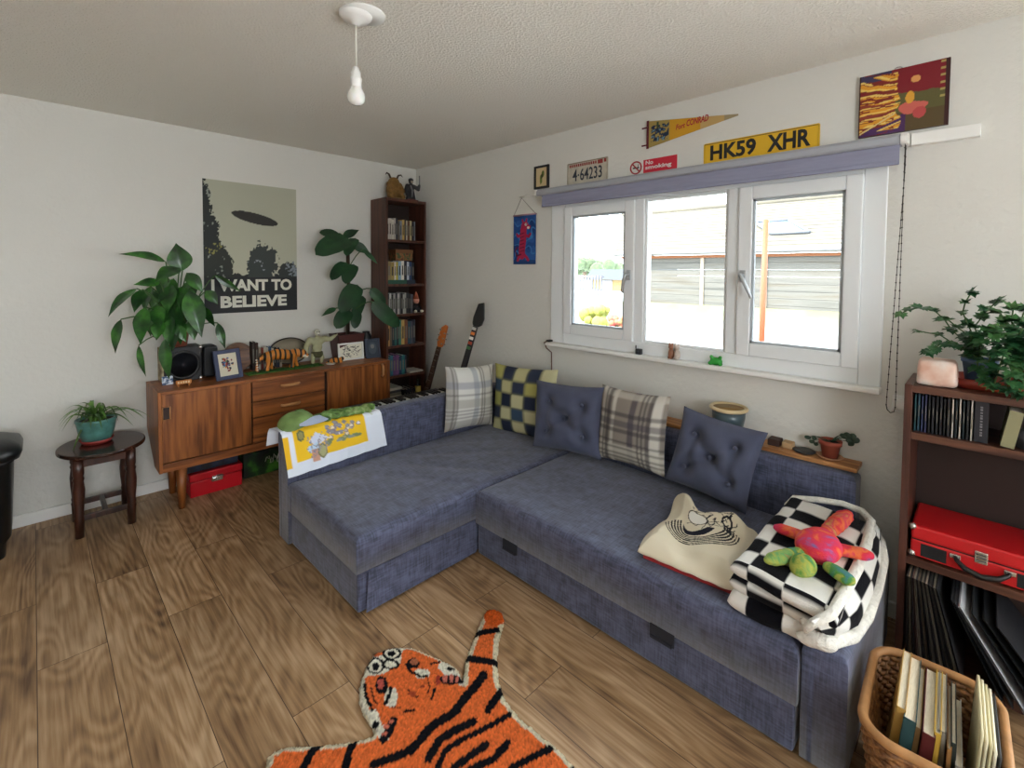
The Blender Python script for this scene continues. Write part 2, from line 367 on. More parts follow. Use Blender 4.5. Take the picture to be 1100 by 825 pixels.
def flat_print(M, wd, ht, step, paintfn, base, thick=.002, mi=0):
    """a flat sheet wd x ht in the local xy plane of M, painted"""
    nu, nv = max(2, int(wd/step)), max(2, int(ht/step)); mb = MB()
    mb.grid(lambda a, b: (a*wd, b*ht, thick), nu, nv, mi, False)
    U = np.array([p[0] for p in mb.v]); V = np.array([p[1] for p in mb.v]); pt = Paint(U, V, base); paintfn(pt); n = len(mb.v)
    mb.box(0, wd, 0, ht, 0, thick*.9, mi)
    col = np.vstack([pt.c, np.tile(np.array(lin(base)), (8, 1))])
    mb.v = [tuple(M @ Vector(p)) for p in mb.v]; mb.c = col
    return mb
M_A = lambda x, z, off=0: frame_M((x, YA-off, z), (1, 0, 0), (0, 0, 1))       # on the poster wall, z out towards the room
M_B = lambda y, z, off=0: frame_M((XB-off, y, z), (0, -1, 0), (0, 0, 1))      # on the window wall, x runs to the right in the photo

# ------------------------------------------------------------------ the room
M_wall = mat('wall_paint', '#d7d6d0', .85, bump=.35, bscale=38, spec=.2)
M_white = mat('white_gloss', '#e9e9e6', .4); M_upvc = mat('white_upvc', '#e6eaec', .35); M_black = mat('black_plastic', '#15161a', .4)
struct('floor', MB().box(XN, XB, YB, YA, -.05, 0), floor_mat())
struct('ceiling', MB().box(XN-.1, XB+.3, YB-.1, YA+.1, H, H+.1), artex_mat())
struct('wall_left', MB().box(XN-.1, XB+.3, YA, YA+.1, -.05, H), M_wall)
wy0, wy1, wz0, wz1 = .302, 2.088, .945, 1.862
dy0, dy1, dz1 = -2.15, -.95, 2.05               # glazed garden door further along the window wall, outside the picture
wb = MB().box(XB, XB+.28, dy1, wy0, -.05, H).box(XB, XB+.28, wy1, YA, -.05, H).box(XB, XB+.28, wy0, wy1, -.05, wz0).box(XB, XB+.28, wy0, wy1, wz1, H).box(XB, XB+.28, YB, dy0, -.05, H).box(XB, XB+.28, dy0, dy1, dz1, H).box(XB, XB+.28, dy0, dy1, -.05, .08)
struct('wall_right', wb, M_wall)
bx0, bx1, bz0, bz1 = -.95, .65, .85, 2.05  # opening added in the unseen back wall for the fill lamp
struct('wall_back', MB().box(XN, bx0, YB-.1, YB, -.05, H).box(bx1, XB, YB-.1, YB, -.05, H).box(bx0, bx1, YB-.1, YB, -.05, bz0).box(bx0, bx1, YB-.1, YB, bz1, H), M_wall)
f2 = MB()
for (a, b, c, d) in ((bx0, bx0+.06, bz0, bz1), (bx1-.06, bx1, bz0, bz1), (bx0, bx1, bz0, bz0+.06), (bx0, bx1, bz1-.06, bz1)): f2.box(a, b, YB-.07, YB-.01, c, d)
struct('added_fill_window', f2, M_upvc)  # frame of the added opening, out of view
struct('wall_near', MB().box(XN-.1, XN, YB-.1, YA, -.05, H), M_wall)
f2 = MB()
for (a, b, c, d) in ((dy0, dy0+.08, .08, dz1), (dy1-.08, dy1, .08, dz1), (dy0, dy1, .08, .2), (dy0, dy1, dz1-.08, dz1)): f2.box(XB+.04, XB+.10, a, b, c, d)
struct('door_1', f2, M_upvc)
struct('baseboard_left', MB().box(XN, XB, YA-.016, YA, 0, .066), M_white, bevel=.004)
struct('baseboard_right', MB().box(XB-.016, XB, .205, YA-.016, 0, .066), M_white, bevel=.004)

# window on the right wall: outer frame, two opening sashes, a fixed middle pane, handles, sill
win = thing('window_1', None, None, (XB, 1.195, wz0), kind='structure')
fr = MB(); xo, xi = XB+.065, XB-.012
fr.box(xi, xo, 2.088, 1.972, wz0, wz1).box(xi, xo, .380, .302, wz0, wz1).box(xi, xo, 1.972, .380, 1.836, wz1).box(xi, xo, 1.972, .380, wz0, 1.012)
fr.box(xi, xo, 1.456, 1.400, 1.012, 1.836).box(xi, xo, .935, .878, 1.012, 1.836)
fr.box(XB, xo-.015, 1.400, 1.385, 1.012, 1.836).box(XB, xo-.015, .95, .935, 1.012, 1.836)
fr.box(XB, xo-.015, 1.385, .95, 1.012, 1.027).box(XB, xo-.015, 1.385, .95, 1.821, 1.836)
part(win, 'frame', fr, M_upvc, bevel=.004)
def sash(y0, y1, z0, z1, st, hy, hdir):
    """opening light y0 > y1"""
    a, b = XB-.026, XB+.045; q = MB()
    q.box(a, b, y0, y0-st, z0, z1).box(a, b, y1+st, y1, z0, z1).box(a, b, y0-st, y1+st, z1-st, z1).box(a, b, y0-st, y1+st, z0, z0+st)
    s_ = part(win, 'sash', q, M_upvc, bevel=.005)
    g = MB(); w2 = .012; y0b, y1b = y0-st, y1+st
    g.box(a+.012, a+.03, y0b, y0b-w2, z0+st, z1-st).box(a+.012, a+.03, y1b+w2, y1b, z0+st, z1-st).box(a+.012, a+.03, y0b, y1b, z1-st-w2, z1-st).box(a+.012, a+.03, y0b, y1b, z0+st, z0+st+w2)
    part(s_, 'glazing_bead', g, mat('grey_gasket', '#aab2b8', .5))
    part(s_, 'glass_pane', MB().box(a+.03, a+.034, y0b, y1b, z0+st, z1-st), glass_mat())
    h = MB(); zc = 1.40
    h.box(a-.012, a, hy+.012, hy-.012, zc-.03, zc+.03).tube([(a-.01, hy, zc+.005), (a-.04, hy, zc+.005)], .009)
    h.tube([(a-.04, hy, zc+.008), (a-.043, hy+hdir*.25*.07, zc-.025), (a-.04, hy+hdir*.045, zc-.085), (a-.036, hy+hdir*.05, zc-.105)], [.010, .010, .008, .006])
    part(s_, 'handle', h, mat('satin_steel', '#b8bcc0', .3, .7), bevel=.002)
sash(1.972, 1.456, 1.012, 1.836, .062, 1.482, .5)
sash(.878, .380, 1.012, 1.836, .062, .850, -1)
part(win, 'glass_pane', MB().box(XB+.02, XB+.024, 1.385, .95, 1.027, 1.821), glass_mat())
part(win, 'sill', MB().box(XB-.058, XB+.02, 2.105, .298, .922, .945), M_white, bevel=.005)

# roller blind over the window
bl = thing('roller_blind', 'grey roller blind rolled up above the wide white window', 'blind', (2.44, 1.2, 1.84))
M_bl = mat('blind_fabric', '#8d8fa6', .85, var=.06, vscale=90, stretch=(1, .1, 1)); M_cas = mat('blind_case', '#a4a8b0', .5)
cs = MB(); prof = [(2.475, 1.924), (2.400, 1.924), (2.392, 1.932), (2.394, 1.952), (2.408, 1.966), (2.475, 1.972)]
cs.prism([(a, b) for a, b in prof], .262, 2.165, 'xz'); part(bl, 'cassette', cs, M_cas, bevel=.003)
part(bl, 'fabric', MB().box(2.412, 2.4145, .262, 2.128, 1.862, 1.93), M_bl)
part(bl, 'bottom_bar', MB().box(2.406, 2.420, .262, 2.128, 1.846, 1.864), M_bl, bevel=.004)
part(bl, 'end_cap', MB().prism(prof, .236, .260, 'xz'), M_white, bevel=.003); part(bl, 'end_cap', MB().box(2.475, 2.40, 2.166, 2.185, 1.925, 1.968), M_white, bevel=.003)
ch = MB()
for dy, x0 in ((0.0, 2.415), (.0, 2.44)):
    n = 34
    for k in range(n+1):
        z = 1.94-(1.94-.885)*k/n
        y = .246+(.032*max(0, (k/n-.1))*1.1 if x0 > 2.42 else 0)
        ch.ball((x0, y, z), .0032, seg=6, rings=4)
        if k < n: ch.tube([(x0, y, z), (x0, .246+(.032*max(0, ((k+1)/n-.1))*1.1 if x0 > 2.42 else 0), z-(1.94-.885)/n)], .0014, 5)
ch.tube([(2.415, .246, .885), (2.418, .25, .865), (2.428, .262, .857), (2.438, .274, .866), (2.44, .278, .885)], .002, 6)
part(bl, 'chain', ch, mat('dark_bronze', '#2b2723', .4, .5))
solo('batten', MB().box(XB-.03, XB, .036, .232, 1.922, 1.968), M_white, 'plain white batten fixed to the wall at the right end of the grey blind', 'batten', bevel=.002)

# ceiling pendant
px, py = .838, 1.637
pl = thing('pendant_lamp', 'white ceiling rose with a bare white bulb hanging on its flex', 'light', (px, py, H))
part(pl, 'ceiling_rose', MB().lathe([(.058, 0), (.056, -.012), (.045, -.022), (.02, -.028), (.012, -.04), (.0, -.04)], (px, py, H)), M_white)
part(pl, 'mounting_plate', MB().lathe([(.075, 0), (.075, -.006), (.0, -.006)], (px+.02, py-.02, H)), M_white)
zb = at(385, 112, 0, px).z
part(pl, 'flex', MB().tube([(px, py, H-.03), (px, py, zb+.125)], .0035), mat('white_flex', '#cfcdc2', .5))
part(pl, 'lamp_holder', MB().lathe([(.0, .135), (.009, .135), (.014, .12), (.017, .117), (.017, .1), (.02, .098), (.02, .085), (.019, .083), (.019, .06), (.0, .06)], (px, py, zb)), M_white)
part(pl, 'bulb', MB().lathe([(.0, 0), (.016, .003), (.027, .012), (.0315, .027), (.030, .04), (.022, .055), (.017, .068), (.016, .075), (.0, .075)], (px, py, zb)), mat('opal_glass', '#f2f2ee', .15, trans=.3))

# ------------------------------------------------------------------ outside the window
M_slate = ramp_mat('weathered_slate', [(.3, '#48443c'), (.7, '#585346')], 1.2, .9, stretch=(1, 1, 6))
hs_ = thing('barn', 'weathered timber barn with a grey slate roof across the road', 'building', (14, 3, .3))
hy0, hy1 = 7.45, -4.5
bd = MB()
for k in range(9):
    z0 = .35+k*.165; bd.box(12-.003*(k % 2), 12.3, hy0, hy1, z0, z0+.16)
part(hs_, 'timber_wall', bd, ramp_mat('weathered_boards', [(.3, '#454440'), (.5, '#575550'), (.7, '#4c463c')], 3, .9, stretch=(1, .15, 3)))
part(hs_, 'fascia_board', MB().box(11.9, 12.0, hy0, hy1, 1.80, 1.87), mat('orange_timber', '#7c4a28', .8))
part(hs_, 'gutter', MB().tube([(11.72, hy0+.1, 1.95), (11.72, hy1, 1.95)], .06), mat('gutter_grey', '#77787c', .6))
rv = [(11.7, hy0+.12, 1.96), (15.6, 9.75, 3.52), (15.6, hy1, 3.52), (11.7, hy1, 1.96)]
rf = MB().add(rv+[(x, y, z-.09) for x, y, z in rv], [(0, 1, 2, 3), (7, 6, 5, 4), (0, 3, 7, 4), (1, 0, 4, 5), (2, 1, 5, 6), (3, 2, 6, 7)]); part(hs_, 'roof', rf, M_slate)
for k in range(1, 14):
    pass
tl = MB()
for k in range(1, 15):
    t = k/15; x = 11.7+3.9*t; z = 1.96+1.56*t; ya = hy0+.12+(9.75-hy0-.12)*t
    tl.box(x-.02, x+.02, hy1, ya, z-.02, z+.010)
part(hs_, 'slate_course', tl, M_slate)
part(hs_, 'ridge', MB().tube([(15.6, 9.75, 3.54), (15.6, hy1, 3.54)], .09), M_slate)
part(hs_, 'verge_board', MB().tube([(11.7, hy0+.14, 1.95), (15.6, 9.77, 3.50)], .07, 6), mat('pale_board', '#9a9a98', .8))
part(hs_, 'gable_wall', MB().prism([(12, hy0), (15.4, 9.5), (15.4, hy0)], .2, 1.95, 'xy'), mat('pale_render', '#5f6872', .9))
def on_roof(y, t): return Vector((11.7+3.9*t, y, 1.96+1.56*t+.04))
sk = MB(); a_, b_, c_, d_ = on_roof(4.45, .50), on_roof(3.65, .50), on_roof(2.95, .24), on_roof(3.75, .24)
for p_, q_ in ((a_, b_), (b_, c_), (c_, d_), (d_, a_)): sk.tube([p_, q_], .05, 4)
part(hs_, 'skylight_frame', sk, mat('dark_frame', '#4a4d52', .6)); part(hs_, 'skylight_glass', MB().add([a_, b_, c_, d_], [(0, 1, 2, 3)]), mat('sky_pane', '#3c4c5c', .1))
for y_ in (5.1, 3.62): part(hs_, 'stud', MB().box(11.96, 12.0, y_, y_+.08, .55, 1.8), mat('pale_timber', '#8d8071', .8))
gd = MB().add([(3.0, 30, -1.0), (3.0, -8, -1.0), (12.2, -8, .5), (12.2, 30, .5), (60, 30, 1.2), (60, 60, 1.2), (3, 60, -1.0)], [(0, 1, 2, 3), (3, 4, 5, 6, 0)])
struct('ground', gd, mat('pale_asphalt', '#6c6c67', .95, var=.08, vscale=3))
def gz(x): return -1.0+(x-3)/9.2*1.5
kb = MB()
for (x0, y0, x1, y1) in ((6.3, 6.0, 5.0, -2.5),):
    n = 30
    for k in range(n):
        xa, ya = x0+(x1-x0)*k/n, y0+(y1-y0)*k/n; xb_, yb_ = x0+(x1-x0)*(k+.92)/n, y0+(y1-y0)*(k+.92)/n
        kb.add([(xa, ya, gz(xa)), (xa+.16, ya, gz(xa)), (xb_+.16, yb_, gz(xb_)), (xb_, yb_, gz(xb_)), (xa, ya, gz(xa)+.1), (xa+.16, ya, gz(xa)+.1), (xb_+.16, yb_, gz(xb_)+.1), (xb_, yb_, gz(xb_)+.1)],
               [(4, 5, 6, 7), (0, 4, 7, 3), (1, 2, 6, 5), (0, 1, 5, 4), (2, 3, 7, 6)])
solo('kerb', kb, mat('kerb_stone', '#3e4245', .9), 'grey stone kerb running along the pale road outside the window', 'kerb')
vb = MB().add([(11.2, 7.4, gz(11.2)), (11.97, 7.4, .6), (11.97, -4, .62), (11.2, -4, gz(11.2))], [(0, 1, 2, 3)])
solo('verge', vb, ramp_mat('mossy_bank', [(.35, '#56625c'), (.6, '#77794a')], 1.5), 'dark mossy bank at the foot of the timber barn', 'bank')
pp = at(818, 375, 0, 7.0); pq = at(823, 236, 0, 7.0)
solo('pole', MB().tube([(7, pp.y+.01, gz(7)), (7, pq.y, pq.z)], .035, 10), mat('orange_paint', '#8f360f', .6), 'thin orange pole standing by the road in front of the barn', 'pole')
# left of the barn
M_leafout = ramp_mat('hazy_foliage', [(.35, '#34402c'), (.65, '#4a573a')], 6, .9)
for k, (u, r_, lab) in enumerate(((628, 1.3, 'round hazy green tree on the skyline at the far left of the window'), (641, 1.6, 'tallest hazy tree on the skyline left of the barn'), (655, 1.2, 'hazy tree on the skyline next to the barn gable'))):
    TX = 30+7*k; c = at(u, 292, 0, TX); tr = thing('tree', lab, 'tree', (TX, c.y, 1.0), 'trees on the skyline')
    part(tr, 'trunk', MB().tube([(TX, c.y, .9), (TX, c.y, c.z)], .15), mat('bark', '#5a4c3e', .9))
    fb = MB(); rr = random.Random(k)
    for i in range(12): fb.ball((TX+rr.uniform(-.6, .6), c.y+rr.uniform(-1, 1)*r_*1.1, c.z+rr.uniform(-.3, .75)), r_*rr.uniform(.3, .5), seg=8, rings=6)
    part(tr, 'foliage', fb, M_leafout)
c = at(652, 310, 0, 20); sh = thing('shed', 'low yellow brick shed with a dark grey roof beyond the fence', 'shed', (20, c.y, .8))
part(sh, 'wall', MB().box(20, 22.5, c.y-1.0, c.y+1.0, .5, 1.05), mat('yellow_brick', '#6a5936', .9))
part(sh, 'roof', MB().prism([(c.y-1.2, 1.05), (c.y+1.2, 1.05), (c.y+.8, 1.55), (c.y-1.0, 1.55)], 19.8, 22.7, 'yz'), mat('grey_roof', '#44474e', .9))
part(sh, 'door', MB().box(19.96, 20, c.y-.3, c.y+.3, .55, 1.0), mat('shed_door', '#77797f', .8))
fc = thing('fence', 'thin pale railing fence in front of the yellow shed', 'fence', (15, 11.5, .55))
for k in range(9):
    y = at(620+k*3.2, 320, 0, 14).y; part(fc, 'post', MB().tube([(14, y, .55), (14, y, 1.30)], .03, 6), mat('fence_grey', '#55555a', .8))
ya, yb_ = at(618, 320, 0, 14).y, at(648, 320, 0, 14).y
for z in (.8, 1.25): part(fc, 'rail', MB().tube([(14, ya, z), (14, yb_, z)], .025, 6), mat('fence_grey', '#55555a', .8))
def bushy(name, lab, cat, u, v, X, r_, m_, seed):
    c = at(u, v, 0, X); b_ = MB(); rr = random.Random(seed)
    for i in range(16): b_.ball((X+rr.uniform(-1, 1)*r_*.5, c.y+rr.uniform(-1, 1)*r_, c.z+rr.uniform(-.7, .7)*r_), r_*rr.uniform(.3, .55), seg=8, rings=6)
    b_.tube([(X, c.y, gz(X)-.1), (X, c.y, c.z)], .03, 6)
    solo(name, b_, m_, lab, cat)
bushy('bush', 'bright yellow green bush outside the left window sash', 'bush', 640, 341, 9, .28, ramp_mat('yellow_leaf', [(.35, '#5c6322'), (.65, '#8a863a')], 9), 5)
bushy('flowering_bush', 'small red flowering bush outside the left sash near its corner', 'bush', 663, 347, 8, .16, ramp_mat('red_flower', [(.4, '#8a2f2a'), (.65, '#5c5e34')], 12), 6)

# ------------------------------------------------------------------ corner sofa
M_sofa = fabric_mat('denim_weave', '#2b2f42', '#585e7a', .68)
SZ = .335                                     # seat height
sofa = thing('corner_sofa', 'large dark blue grey corner sofa bed with a chaise under the window', 'sofa', (1.65, 1.47, 0))
def soft_box(x0, x1, y0, y1, z0, z1, r=.03, wr=None, nz=1):
    """upholstered block: rounded edges, slight crown, optional wrinkles wr(x, y) on top"""
    mb = MB(); nu = max(8, int((x1-x0)/.03)); nv = max(8, int((y1-y0)/.03))
    def top(a, b):
        x = x0+(x1-x0)*a; y = y0+(y1-y0)*b
        d = min(x-x0, x1-x, y-y0, y1-y); e = 1-max(0, 1-d/r); z = z1-r*(1-math.sqrt(max(0, 1-(1-e)**2)))
        z += .012*(math.sin(math.pi*a)*math.sin(math.pi*b))**.6*(1 if d > 0 else 0)
        if wr: z += wr(x, y)*min(1, d/.05)
        return (x, y, z)
    # uneven spacing near the edges so that the rounding is resolved
    def ease(t, L):
        k = r/L*1.0; pts = [0, .15, .35, .6, 1]
        return t
    xs = sorted(set([x0+r*q for q in (0, .07, .2, .4, .65, 1)]+[x1-r*q for q in (0, .07, .2, .4, .65, 1)]+[x0+r+(x1-x0-2*r)*i/nu for i in range(nu+1)]))
    ys = sorted(set([y0+r*q for q in (0, .07, .2, .4, .65, 1)]+[y1-r*q for q in (0, .07, .2, .4, .65, 1)]+[y0+r+(y1-y0-2*r)*i/nv for i in range(nv+1)]))
    n, m_ = len(xs), len(ys); vs = [top((x-x0)/(x1-x0), (y-y0)/(y1-y0)) for y in ys for x in xs]
    fs = [(j*n+i, j*n+i+1, (j+1)*n+i+1, (j+1)*n+i) for j in range(m_-1) for i in range(n-1)]
    edge = [i for i in range(n)]+[j*n+n-1 for j in range(1, m_)]+[(m_-1)*n+i for i in range(n-2, -1, -1)]+[j*n for j in range(m_-2, 0, -1)]
    o = len(vs); k = len(edge)
    for e in edge: vs.append((vs[e][0], vs[e][1], z0))
    fs += [(edge[i], edge[(i+1) % k], o+(i+1) % k, o+i) for i in range(k)]; fs.append(tuple(o+i for i in reversed(range(k))))
    return mb.add(vs, fs, 0, True)
def wr_chaise(x, y):
    z = 0
    for (a, b, c, d, am, w_) in ((1.55, 2.35, 2.05, 1.95, -.006, .02), (1.45, 2.25, 1.75, 1.85, -.007, .02), (1.75, 2.40, 2.2, 2.1, -.005, .018), (1.3, 2.2, 1.5, 1.85, -.005, .02)):
        dx, dy = c-a, d-b; t = max(0, min(1, ((x-a)*dx+(y-b)*dy)/(dx*dx+dy*dy))); dd = math.hypot(x-a-t*dx, y-b-t*dy)
        z += am*math.exp(-(dd/w_)**2)
    return z+.004*mnoise.noise((x*5, y*5, 0))
def wr_seat(x, y): return .004*mnoise.noise((x*4, y*4, 3))
part(sofa, 'chaise_base', MB().box(.906, 2.33, 1.775, 2.49, .012, .185), M_sofa, bevel=.012)
part(sofa, 'chaise_cushion', soft_box(.893, 2.335, 1.762, 2.492, .188, SZ, .03, wr_chaise), M_sofa)
part(sofa, 'chaise_flap', MB().add([(.95, 1.769, .18), (1.53, 1.769, .18), (1.53, 1.760, .02), (.93, 1.752, .02)], [(0, 1, 2, 3)]), M_sofa)
part(sofa, 'seat_base', MB().box(1.536, 2.33, .36, 1.76, .012, .165), M_sofa, bevel=.01)
part(sofa, 'seat_cushion', soft_box(1.524, 2.335, .352, 1.764, .168, SZ-.002, .03, wr_seat), M_sofa)
part(sofa, 'side_panel', soft_box(1.545, 2.325, .236, .347, .012, SZ+.022, .025), M_sofa)
part(sofa, 'backrest', soft_box(2.330, 2.440, .352, 2.615, .012, .587, .025), M_sofa)
part(sofa, 'side_backrest', soft_box(.892, 2.335, 2.49, 2.615, .012, .588, .03), M_sofa)
for hy in (1.519, .767):
    t = MB().box(1.519, 1.524, hy-.045, hy+.045, .128, .172).box(1.512, 1.519, hy-.04, hy+.04, .128, .136)
    part(sofa, 'pull_tab', t, mat('webbing', '#1d1f28', .8))
for (x, y) in ((.97, 2.45), (.97, 1.83), (2.25, 2.55), (1.62, .42), (2.3, .42)): part(sofa, 'foot', MB().box(x-.03, x+.03, y-.03, y+.03, 0, .014), M_black)

# ------------------------------------------------------------------ scatter cushions
def cushion(name, label, group, bl_, br_, tl_, T, m_, paintfn=None, base='#ffffff', tuft=(), n=36, ears=1.0, cat='cushion', skew=False):
    """bl_, br_, tl_: world corners of the front outline (bottom left, bottom right, top left)"""
    bl_, br_, tl_ = Vector(bl_), Vector(br_), Vector(tl_); ex = (br_-bl_); W = ex.length; up = tl_-bl_; up = up if skew else up-ex.normalized()*up.dot(ex.normalized()); Hh = up.length
    ctr = bl_+ex/2+up/2; ex.normalize(); up.normalize(); out = ex.cross(up); mb = MB(); sgns = (1, -1); cols = []
    for sg in sgns:
        def fn(a, b):
            u, v = a*2-1, b*2-1
            k = max(0, (1-abs(u)**2.4))**.55*max(0, (1-abs(v)**2.4))**.55; t = T/2*k
            if sg > 0:
                for (tu, tv) in tuft:
                    d = math.hypot((u-tu)*W/2, (v-tv)*Hh/2); t -= T*.30*math.exp(-(d/.050)**2)*k
                for i_, (tu, tv) in enumerate(tuft):
                    for (su, sv) in tuft[i_+1:]:
                        if math.hypot((tu-su), (tv-sv)) < .95:
                            dx, dy = su-tu, sv-tv; q = max(0, min(1, ((u-tu)*dx+(v-tv)*dy)/(dx*dx+dy*dy))); d = math.hypot((u-tu-q*dx)*W/2, (v-tv-q*dy)*Hh/2)
                            t -= T*.085*math.exp(-(d/.018)**2)*k
                t += .006*mnoise.noise((u*3, v*3, W*9))*k
            x = W/2*u*(1-.07*ears*(1-v*v)); z = Hh/2*v*(1-.07*ears*(1-u*u))
            return ctr+ex*x+up*z+out*(t*sg)
        mb.grid(fn, n, n, 0, True)
    if paintfn:
        U = np.array([i/n for s_ in (0, 1) for j in range(n+1) for i in range(n+1)]); V = np.array([j/n for s_ in (0, 1) for j in range(n+1) for i in range(n+1)])
        p = Paint(U, V, base); paintfn(p); mb.c = p.c
    o = solo(name, mb, m_, label, cat, group)
    for (tu, tv) in tuft:
        pos = ctr+ex*(W/2*tu*.97)+up*(Hh/2*tv*.97)+out*(T/2*.50)
        part(o, 'button', MB().ball(pos, (.011, .011, .011), seg=10, rings=6), m_)
    return o
M_print = paint_mat('printed_cotton', .85, .2, 500, .2)
def plaid_white(p):
    p.rect(0, 1, 0, 1, '#d9d9d4')
    for a, b, c in ((.0, .12, '#8f8a85'), (.46, .56, '#8b93a0'), (.60, .98, '#b6b0a2')): p.put((p.U >= a) & (p.U < b), c, .55)
    for a, b, c in ((.0, .16, '#8a847c'), (.36, .5, '#9a988f'), (.66, .76, '#8b90a0')): p.put((p.V >= a) & (p.V < b), c, .55)
    for q in (.04, .08, .14, .64, .70, .76, .82, .88): p.put(np.abs(p.U-q) < .009, '#4b4648', .6)
    for q in (.20, .25, .30, .35, .40, .55, .04, .9): p.put(np.abs(p.V-q) < .008, '#4b4648', .5)
def plaid_taupe(p):
    p.rect(0, 1, 0, 1, '#8d857c')
    for a, b, c in ((.0, .16, '#c9c4b8'), (.26, .32, '#cfcabf'), (.54, .63, '#4a4650'), (.86, .96, '#d4d0c6')): p.put((p.U >= a) & (p.U < b), c, .75)
    for a, b, c in ((.52, .60, '#4a4650'), (.03, .26, '#c8c3b4'), (.9, 1, '#c4bfb4')): p.put((p.V >= a) & (p.V < b), c, .6)
    for q in (.03, .06, .10, .14, .19, .23, .70, .75, .80, .84): p.put(np.abs(p.U-q) < .010, '#3a363c', .65)
    for q in (.04, .08, .13, .18, .23, .30, .44, .48, .66, .70): p.put(np.abs(p.V-q) < .009, '#3a363c', .6)
def patches(p):
    cs_ = ['#262d42', '#a9a562', '#30384c', '#b9b377', '#222a3e', '#8f9a66', '#3a4f66', '#b7ae84']
    i = np.clip((p.U*5).astype(int), 0, 4); j = np.clip((p.V*5).astype(int), 0, 4); rr = random.Random(3)
    for a in range(5):
        for b in range(5):
            p.put((i == a) & (j == b), rr.choice(cs_[0::2][:4] if (a+b) % 2 else ['#b0ab66', '#bdb88a', '#a7a65e', '#c4bf96']))
    for k in range(1, 5): p.put(np.abs(p.U-k/5) < .012, '#6a6a50', .6); p.put(np.abs(p.V-k/5) < .012, '#6a6a50', .6)
cushion('plaid_cushion', 'white and grey plaid cushion in the sofa corner against the side back', 'scatter cushions on the sofa', at(477, 465, 1, 2.42), at(529, 456, 1, 2.40), at(475, 394, 1, 2.455), .15, M_print, plaid_white)
cushion('patchwork_cushion', 'navy and cream yellow patchwork cushion between plaid and buttoned cushions', 'scatter cushions on the sofa', at(529, 461, 0, 2.235), at(597, 477, 0, 2.27), at(533, 390, 0, 2.285), .14, M_print, patches)
tf = ((-.5, .45), (.5, .45), (0, 0), (-.55, -.45), (.55, -.45))
M_tuft = mat('slate_cotton', '#464b61', .85, var=.10, vscale=14, sheen=.15, bump=.15, bscale=420)
cushion('buttoned_cushion', 'dark blue buttoned cushion between patchwork and taupe plaid cushions', 'scatter cushions on the sofa', at(572, 479, 0, 2.13), at(646, 495, 0, 2.20), at(588, 409, 0, 2.20), .15, M_tuft, tuft=tf)
cushion('plaid_cushion', 'taupe plaid cushion with dark bands standing between the two buttoned cushions', 'scatter cushions on the sofa', at(640, 490, 0, 2.215), at(714, 513, 0, 2.225), at(650, 413, 0, 2.275), .15, M_print, plaid_taupe)
cushion('buttoned_cushion', 'dark grey buttoned cushion tilted beside the open end of the sofa back', 'scatter cushions on the sofa', at(714, 514, 0, 2.225), at(801, 553, 0, 2.22), at(735, 436, 0, 2.29), .17, M_tuft, tuft=tf, skew=True)

# ------------------------------------------------------------------ towel, cap and green cloth on the side back
def drape_path(s):
    """cross-section over the side backrest: outer face -> top -> inner face; s in 0..1"""
    pts = [(2.628, .50), (2.626, .57), (2.612, .594), (2.56, .602), (2.50, .600), (2.482, .585), (2.476, .54), (2.47, .45), (2.466, .365)]
    L = [0]
    for a, b in zip(pts[:-1], pts[1:]): L.append(L[-1]+math.hypot(b[0]-a[0], b[1]-a[1]))
    d = s*L[-1]
    for i in range(len(pts)-1):
        if d <= L[i+1] or i == len(pts)-2:
            q = (d-L[i])/(L[i+1]-L[i]); return pts[i][0]+(pts[i+1][0]-pts[i][0])*q, pts[i][1]+(pts[i+1][1]-pts[i][1])*q
NU, NV = 90, 80
tw = MB()
def towel(a, b):
    y, z = drape_path(b); x = .835+.05*b+(.555+.0*b)*a
    wob = .006*math.sin(a*17+b*3)*b; 
    if b > .55: z += (.030*a)*((b-.55)/.45)
    return (x, y-abs(wob)-.002, z+.001)
tw.grid(towel, NU, NV, 0, True)
U = np.array([i/NU for j in range(NV+1) for i in range(NU+1)]); V = np.array([j/NV for j in range(NV+1) for i in range(NU+1)])
tp = Paint(U, V, '#dfe6f2')
tp.rect(.10, .80, .30, .86, '#ecc02c'); tp.rect(0, .05, .55, .9, '#e6b62c')
rr = random.Random(2)
for k in range(26):
    cx, cy = .52+rr.gauss(0, .09), .60+rr.gauss(0, .05); tp.ell(cx, cy, .022, .025, rr.choice(['#e9e4ee', '#b9a9a9', '#8d8f9a', '#e8d9c0']), None); tp.ell(cx, cy, .02, .022, '#8a7f86', .18)
for k in range(12):
    cx, cy = .55+rr.gauss(0, .1), .72+rr.gauss(0, .02); tp.ell(cx, cy, .035, .018, rr.choice(['#7f8a66', '#8f968c', '#a8a080', '#6f7a72']))
tp.poly([(.22, .66), (.30, .56), (.38, .62), (.42, .66), (.30, .72)], '#cfd6ea'); tp.poly([(.20, .72), (.30, .68), (.32, .76), (.22, .80)], '#b8d0e6')
tp.rect(.24, .30, .76, .9, '#c99a86'); tp.ell(.34, .80, .04, .08, '#a9a77c'); tp.ell(.34, .80, .04, .08, '#7c7c5a', .15); tp.ell(.16, .56, .035, .06, '#8e8a5c'); tp.ell(.16, .56, .03, .055, '#5f6a4a', .2)
for k in range(14): tp.stroke([(rr.uniform(.2, .42), rr.uniform(.56, .86)), (rr.uniform(.2, .42), rr.uniform(.56, .86))], .006, '#8f8b96')
tp.stroke([(.86, .42), (.9, .5)], .02, '#c6d2c6')
tw.c = tp.c
solo('tea_towel', tw, M_print, 'yellow and white printed tea towel hung over the side back of the sofa', 'towel')
M_green = mat('sage_cotton', '#6f8a4e', .85, var=.22, vscale=18, bump=.3, bscale=120)
cap = thing('cap', 'green cap with a pale blue brim lying on the yellow tea towel', 'hat', (.955, 2.55, .604))
